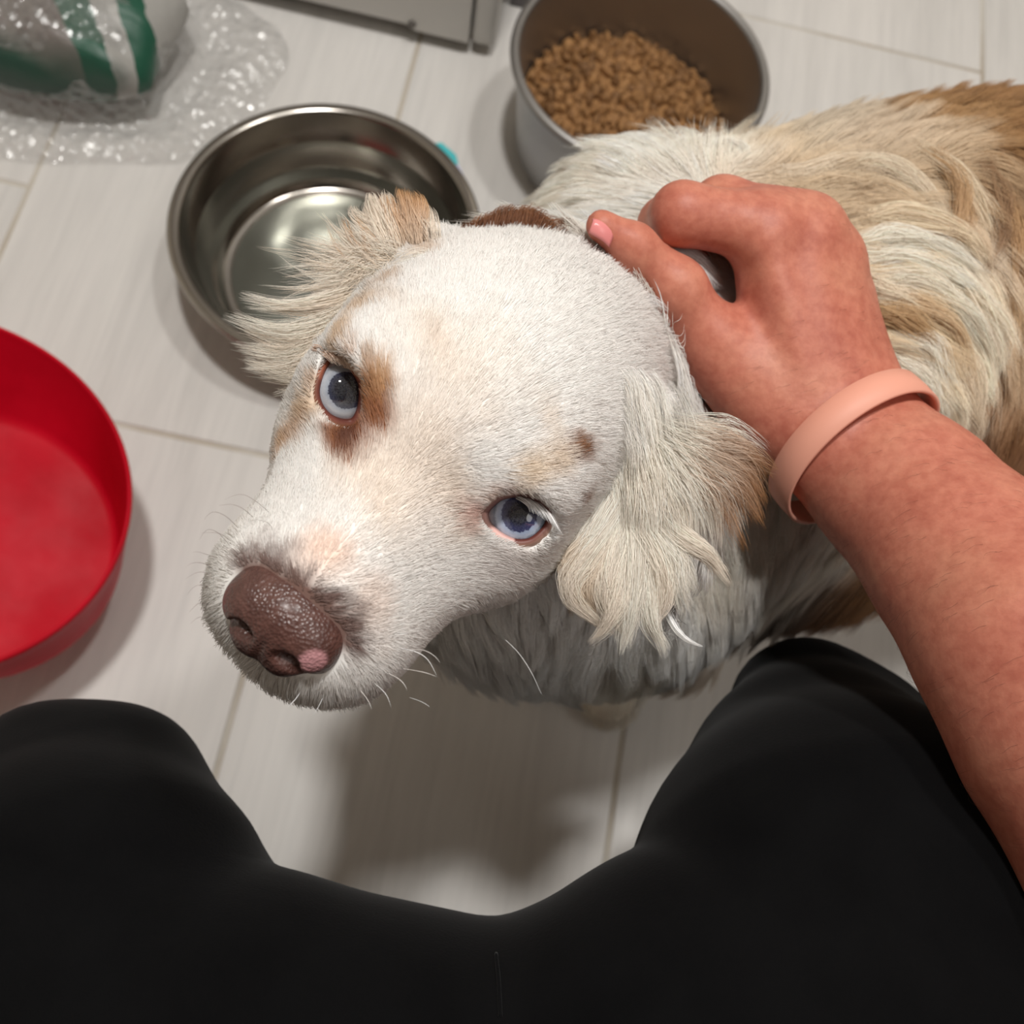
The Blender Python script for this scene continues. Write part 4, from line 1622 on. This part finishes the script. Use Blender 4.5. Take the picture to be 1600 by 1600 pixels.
# the dog's right ear (upper left): fan of fine hair out over the bowl
for i in range(70):                                     # soft fluff close to the ear
    a = -1.15 + 2.3 * random.random()
    rx, ry = 606 + jit(30), 424 + jit(26)
    ln = random.uniform(60, 115)
    ex, ey = rx - math.cos(a) * ln, ry - math.sin(a) * ln * .82
    lock([(rx, ry, .337), (rx - math.cos(a + .12) * ln * .4, ry - math.sin(a + .12) * ln * .34, .328), ((rx + 2 * ex) / 3, (ry + 2 * ey) / 3, .327), (ex, ey, .330)], 40, 24, 10, TN if i % 4 == 0 else CR, random.choice((CR, CR2)), .00006, 1.0, e0=.5)
for i in range(64):                                     # long pointed wisps
    a = -.28 + 1.55 * random.random()
    rx, ry = 590 + jit(24), 425 + jit(20)
    ln = random.uniform(120, 182) * (1 - .30 * max(0, a))
    bend = jit(.22) + .1
    ex, ey = rx - math.cos(a) * ln, ry - math.sin(a) * ln * .86
    lock([(rx, ry, .334), (rx - math.cos(a - bend) * ln * .35, ry - math.sin(a - bend) * ln * .3, .327), (rx - math.cos(a - bend * .6) * ln * .7, ry - math.sin(a - bend * .6) * ln * .6, .326), (ex, ey, .330)],
         16, 11, 2.5, CR, OR if a > .95 and i % 2 else random.choice((CR, CR2)), .00006, .5, e0=.45)
sweep = [([(600, 450), (540, 492), (455, 524), (360, 502)], 22), ([(600, 455), (545, 500), (470, 534), (384, 522)], 20), ([(590, 470), (530, 516), (450, 546), (380, 538)], 20), ([(570, 488), (520, 540), (462, 566), (392, 562)], 20),
         ([(560, 502), (512, 556), (470, 584), (388, 574)], 18), ([(552, 516), (508, 570), (474, 596), (412, 592)], 16), ([(600, 440), (530, 468), (452, 482), (392, 468)], 14), ([(545, 530), (505, 580), (480, 600), (440, 604)], 14),
         ([(606, 446), (560, 482), (500, 505), (430, 500)], 22), ([(590, 460), (540, 512), (490, 540), (420, 545)], 22), ([(570, 485), (530, 535), (490, 562), (440, 575)], 20)]
for pts_, wd in sweep:
    for q in range(4):
        P_ = [(x + jit(9) * (.4 + m_ / 2), y + jit(8) * (.4 + m_ / 2), (.334, .326, .325, .331)[m_]) for m_, (x, y) in enumerate(pts_)]
        lock(P_, 85, wd, 4, TN if q == 1 else CR, CR2 if q else CR, .00006, .45, e0=.6)
for i in range(22):                                     # upper rim of the ear up to the skull, orange inside
    s_ = i / 25
    rx, ry = 600 + 90 * s_ + jit(8), 390 - 20 * s_ + jit(8)
    ex, ey = 560 + 128 * s_ + jit(10), 318 + 22 * s_ + jit(8) - 26 * math.sin(s_ * 3.1)
    lock([(rx, ry + 12, .340), (rx - 6, ry - 14, .334), (ex + 4, ey + 16, .335), (ex, ey, .340)], 80, 14, 6, CR, OR if .35 < s_ < .8 else CR, .00007, .4)
for i in range(10):                                     # brow hair leaning over from the skull into the ear
    rx, ry = 575 + i * 9 + jit(5), 480 - i * 9 + jit(5)
    lock([(rx + 20, ry + 6, .325), (rx, ry + 2, .322), (rx - 22, ry + 6, .323), (rx - 44, ry + 16, .327)], 60, 14, 6, CR2, CR, .00006, .4)
ear_r = flush('ear_fur', dog, 'long cream fur of the right ear, orange at its upper edge')

# the dog's left ear (below the hand): hangs, fur fans down and out to brown tips
for i in range(90):
    s_ = random.random()
    ring = random.random()                              # 0 = high on the ear, 1 = near its lower edge
    ang = 1.80 - 1.65 * s_ + jit(.08)                    # from down-left round to right
    rx = 1002 + 36 * s_ + jit(10) + math.cos(ang) * 70 * ring
    ry = 668 + 10 * s_ + jit(12) + math.sin(ang) * 75 * ring
    ln = (150 - 20 * s_) * random.uniform(.7, 1.1) + 30
    ex, ey = rx + math.cos(ang) * ln * .8 + jit(8), ry + math.sin(ang) * ln + jit(8)
    mx_, my_ = rx + math.cos(ang - .15) * ln * .5, ry + math.sin(ang - .15) * ln * .5
    brown = s_ > .52 and ring > .30 and i % 5
    c1 = (156, 104, 54) if brown else random.choice((CR, CR2, CR2))
    lock([(rx, ry, .336 - .004 * ring), ((rx + mx_) / 2, (ry + my_) / 2, .326 - .003 * ring), (mx_, my_, .322), (ex, ey, .332)], 90, 30, 10, CR2, c1, .000055, .8)
for i in range(60):                                     # the skull's coat runs over the root of the ear
    rx, ry = 965 + 95 * random.random(), 575 + 105 * random.random()
    sd_ = (rx - 1020) / 50
    h = hit_px(tree, rx, ry)
    if h is None:
        continue
    d = float((h[0] - [0, 0, CAMH]) @ CB[:, 2])
    d2_ = min(d - .004, .326)
    lock([(rx, ry, d + .001), (rx + 14, ry + 22, d - .0015), (rx + 26 + 6 * sd_, ry + 54, d2_), (rx + 32 + 14 * sd_, ry + 92, .325)], 22, 9, 11, (228, 224, 220), CR2, .00006, .9, e0=.4)
curl = [([(962, 800), (925, 860), (893, 915), (950, 985)], CR, 22), ([(970, 810), (940, 870), (915, 920), (945, 970)], TN, 14), ([(975, 815), (960, 880), (950, 930), (985, 990)], CR, 20),
        ([(985, 812), (990, 880), (985, 950), (975, 1010)], CR2, 22), ([(990, 815), (1020, 870), (1035, 930), (1010, 990)], CR, 20), ([(1000, 812), (1045, 860), (1060, 910), (1070, 960)], CR2, 16),
        ([(1000, 805), (1040, 850), (1070, 880), (1078, 925)], CR2, 16), ([(1010, 790), (1060, 840), (1100, 860), (1130, 905)], CR, 16), ([(978, 815), (970, 900), (960, 960), (930, 1000)], CR, 18),
        ([(1000, 830), (1010, 900), (1012, 960), (1040, 1015)], CR2, 12), ([(960, 800), (915, 850), (888, 890), (905, 950)], TN, 16), ([(968, 760), (935, 815), (908, 860), (893, 900)], CR2, 18)]
for pts, c, wd in curl:
    for q in range(4):
        P_ = [(x + jit(10) * (j + 1) / 3, y + jit(10) * (j + 1) / 3, (.330, .322, .322, .330)[j]) for j, (x, y) in enumerate(pts)]
        lock(P_, 130, wd * 1.25, 5, CR2, c, .000055, .35)
for x, y in ((950, 700), (965, 670), (975, 730), (955, 740)):
    lock([(x - 20, y - 30, .332), (x, y, .326), (x + 10, y + 50, .324), (x + 6 + jit(8), y + 100, .325)], 120, 20, 8, CR2, CR2, .00006, .3)
lock([(1040, 950, .335), (1055, 980, .333), (1075, 1000, .334), (1098, 1010, .337)], 40, 7, 1, (250, 246, 240), (252, 250, 246), .00008, .1)
ear_l = flush('ear_fur', dog, 'long cream fur of the hanging left ear with brown tips')

# brown tuft behind the skull, loose wisps by the bowl and between the fingers
for i in range(34):
    s_ = i / 33
    rx, ry = 730 + 140 * s_ + jit(8), 372 - 6 * s_ + jit(4)
    top = 10 + 34 * math.sin(.25 + 2.6 * s_) ** 2
    lock([(rx, ry, .376), (rx - 2, ry - top * .5, .369), (rx + 4 * s_, ry - top * .85, .369), (rx + 8 + 14 * s_ + jit(6), ry - top - jit(4), .374)], 110, 16, 8, (92, 54, 30), random.choice(((146, 96, 60), (126, 78, 46))), .00008, .5, e0=.5)
tuft_b = flush('brown_tuft', dog, 'brown tuft behind the skull')
for i in range(22):
    rx, ry = 1010 + 165 * random.random(), 268 + jit(14)
    lock([(rx, ry, .47), (rx - 4, ry - 18, .465), (rx - 14 + jit(14), ry - 34, .464), (rx - 34 + jit(30), ry - 42 + jit(10), .466)], 45, 12, 3, CR2, CR2, .0001, .4)
for q in range(5):
    lock([(1030 + q * 7, 372 + q, .376), (1036 + q * 5, 350, .366), (1030 + q * 3, 330, .366), (1022 + q * 2, 318, .368)], 4, 4, 2, (240, 214, 204), (246, 228, 220), .00006, .1)
tuft_w = flush('white_tuft', dog, 'white wisps at neck and fingers')
for q in range(16):
    t_ = q / 15
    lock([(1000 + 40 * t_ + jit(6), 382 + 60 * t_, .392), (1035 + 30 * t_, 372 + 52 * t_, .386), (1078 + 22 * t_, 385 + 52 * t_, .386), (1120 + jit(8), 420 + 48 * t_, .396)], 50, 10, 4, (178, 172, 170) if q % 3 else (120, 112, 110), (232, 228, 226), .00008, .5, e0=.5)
hollow = [(x, y, hit_px(tree, x, y)) for x in range(1015, 1150, 9) for y in range(368, 484, 9)]
for x, y, h in hollow:                                  # fur in the hollow between thumb and forefinger
    if h is None or ((ARM.value(h[0][None])[0] < .0004)):
        continue
    d = float((h[0] - [0, 0, CAMH]) @ CB[:, 2])
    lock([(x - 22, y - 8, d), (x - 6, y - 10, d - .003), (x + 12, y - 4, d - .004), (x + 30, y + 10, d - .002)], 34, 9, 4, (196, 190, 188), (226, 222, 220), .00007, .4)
flush('hollow_fur', dog, 'grey white fur between thumb and forefinger', False)

# long locks lying in arcs over the flank
arcs = [([(1330, 385), (1400, 372), (1480, 388), (1545, 440)], (238, 228, 212)), ([(1340, 410), (1420, 400), (1500, 430), (1562, 500)], (240, 230, 214)), ([(1350, 440), (1440, 438), (1510, 486), (1548, 560)], (236, 224, 206)),
        ([(1370, 482), (1440, 480), (1492, 526), (1515, 600)], (206, 180, 146)), ([(1390, 530), (1450, 540), (1482, 590), (1492, 655)], (238, 228, 212)), ([(1400, 570), (1440, 590), (1462, 640), (1470, 700)], (236, 226, 210)),
        ([(1450, 250), (1496, 285), (1506, 335), (1484, 390)], (190, 156, 118)), ([(1530, 262), (1562, 312), (1562, 370), (1545, 430)], (150, 118, 88)), ([(1430, 232), (1490, 268), (1540, 326), (1562, 400)], (222, 204, 178)),
        ([(1250, 300), (1320, 286), (1390, 298), (1452, 330)], (214, 194, 166)), ([(1300, 262), (1370, 262), (1440, 290), (1490, 345)], (228, 212, 190)), ([(1360, 345), (1430, 340), (1500, 365), (1550, 420)], (226, 208, 182)),
        ([(1360, 500), (1400, 498), (1440, 516), (1466, 560)], (190, 158, 118)), ([(1480, 420), (1530, 460), (1562, 520), (1570, 590)], (230, 216, 196)), ([(1570, 300), (1588, 350), (1590, 410), (1580, 480)], (186, 150, 110)),
        ([(1210, 280), (1270, 270), (1330, 255), (1390, 250)], (222, 206, 184)), ([(1500, 560), (1520, 610), (1522, 660), (1510, 710)], (214, 196, 172)), ([(1330, 430), (1380, 450), (1430, 470), (1480, 520)], (228, 212, 190))]
for pts_, c in arcs:
    ds = []
    for x, y in pts_:
        h = hit_px(tree, x, y)
        ds.append(float((h[0] - [0, 0, CAMH]) @ CB[:, 2]) if h else None)
    if any(d is None for d in ds):
        continue
    for q in range(4):
        P_ = [(x + jit(14), y + jit(12), d - (.004, .011, .012, .008)[m_]) for m_, ((x, y), d) in enumerate(zip(pts_, ds))]
        lock(P_, 70, 17, 5, c, tuple(min(250, v_ + 6) for v_ in c), .00008, .4, e0=.55)
flush('flank_locks', dog, 'long cream and tan locks in arcs over the flank')

# lashes
for q in range(16):
    s_ = q / 15
    x, y = 806 + 46 * s_, 780 + 20 * s_ * s_ + 2 * s_
    lock([(x, y - 3, .2985), (x + 8, y + 1, .2955), (x + 18, y + 10 + 8 * s_, .2945), (x + 22 + 6 * s_, y + 20 + 16 * s_, .2955)], 9, 3, 1.5, (236, 228, 226), (246, 242, 242), .00006, .1)
for q in range(18):
    s_ = q / 17
    x, y = 497 + 52 * s_, 551 + 26 * s_ * s_
    lock([(x - 8, y - 7, .3005), (x + 5, y - 4, .298), (x + 16, y + 5 + 4 * s_, .2965), (x + 22 + 4 * s_, y + 16 + 12 * s_, .2968)], 16, 8, 3, (196, 160, 136), (232, 212, 196), .00006, .3)
lash = flush('eyelashes', dog, 'pale eyelashes')

# whiskers
wl = [[(420, 800), (395, 780), (372, 772), (338, 788)], [(372, 825), (352, 806), (330, 800), (314, 820)], [(395, 808), (380, 795), (362, 788), (341, 790)], [(360, 845), (345, 834), (325, 832), (305, 834)],
      [(353, 846), (340, 832), (322, 828), (308, 850)], [(340, 872), (322, 866), (306, 862), (290, 866)], [(332, 888), (318, 880), (300, 880), (284, 892)], [(330, 898), (316, 894), (304, 896), (288, 906)],
      [(328, 920), (315, 914), (302, 918), (292, 930)], [(326, 945), (312, 942), (302, 950), (290, 962)], [(328, 965), (312, 964), (300, 972), (290, 984)], [(430, 836), (420, 818), (400, 812), (388, 816)]]
for pth in wl:
    lock([(x, y, d) for (x, y), d in zip(pth, (.268, .262, .26, .262))], 1, .1, .1, (128, 112, 108), (150, 134, 130), .00006, 0)
wr_ = [[(622, 1012), (648, 1018), (668, 1030), (682, 1055)], [(640, 1015), (662, 1016), (680, 1026), (695, 1046)], [(630, 1045), (650, 1048), (668, 1052), (684, 1058)], [(606, 1052), (622, 1060), (632, 1070), (637, 1082)],
       [(560, 1075), (572, 1090), (580, 1105), (584, 1128)], [(585, 1068), (597, 1078), (606, 1090), (612, 1108)], [(790, 1000), (810, 1020), (830, 1050), (846, 1085)], [(640, 1090), (655, 1095), (668, 1102), (676, 1110)],
       [(505, 1088), (500, 1100), (493, 1112), (486, 1122)], [(470, 1080), (462, 1092), (452, 1102), (444, 1110)]]
for pth in wr_:
    lock([(x, y, d) for (x, y), d in zip(pth, (.272, .266, .264, .266))], 1, .1, .1, (240, 232, 226), (248, 244, 240), .000085, 0)
whis = flush('whiskers', dog, 'thin curved whiskers')

# fine hair on the forearm and the back of the hand
aN = ARM.grad(V_ARM)
pick = rng.choice(len(V_ARM), 2600, replace=False)
ap_, an_ = V_ARM[pick], aN[pick]
ok_ = (np.abs(proj(ap_) - 800) < 830).all(1) & ((an_ @ -vdir) > -.3) & (((ap_ - un(1290, 560, .39)) @ unit(axis)) < .4) & (np.linalg.norm(ap_ - un(1080, 400, .38), axis=1) > .045)
ap_, an_ = ap_[ok_], an_[ok_]
fd = unit(np.cross(axis, -vdir))[None] * .8 - axis[None] * .25
fd = unit(fd - an_ * (fd * an_).sum(1, keepdims=True))
ln_ = rng.uniform(.004, .009, (len(ap_), 1))
S_ = np.stack([ap_ + fd * ln_ * t + an_ * (.0010 * math.sin(t * 2.6)) + rng.normal(size=ap_.shape) * .0006 * t for t in (0, .33, .66, 1)], 1)
hair_obj('arm_hair', S_, np.array([.030, .028, .02, .006]) * 1e-3, np.tile(linv((110, 62, 46)), (len(S_), 4, 1)), an_, person, poff)
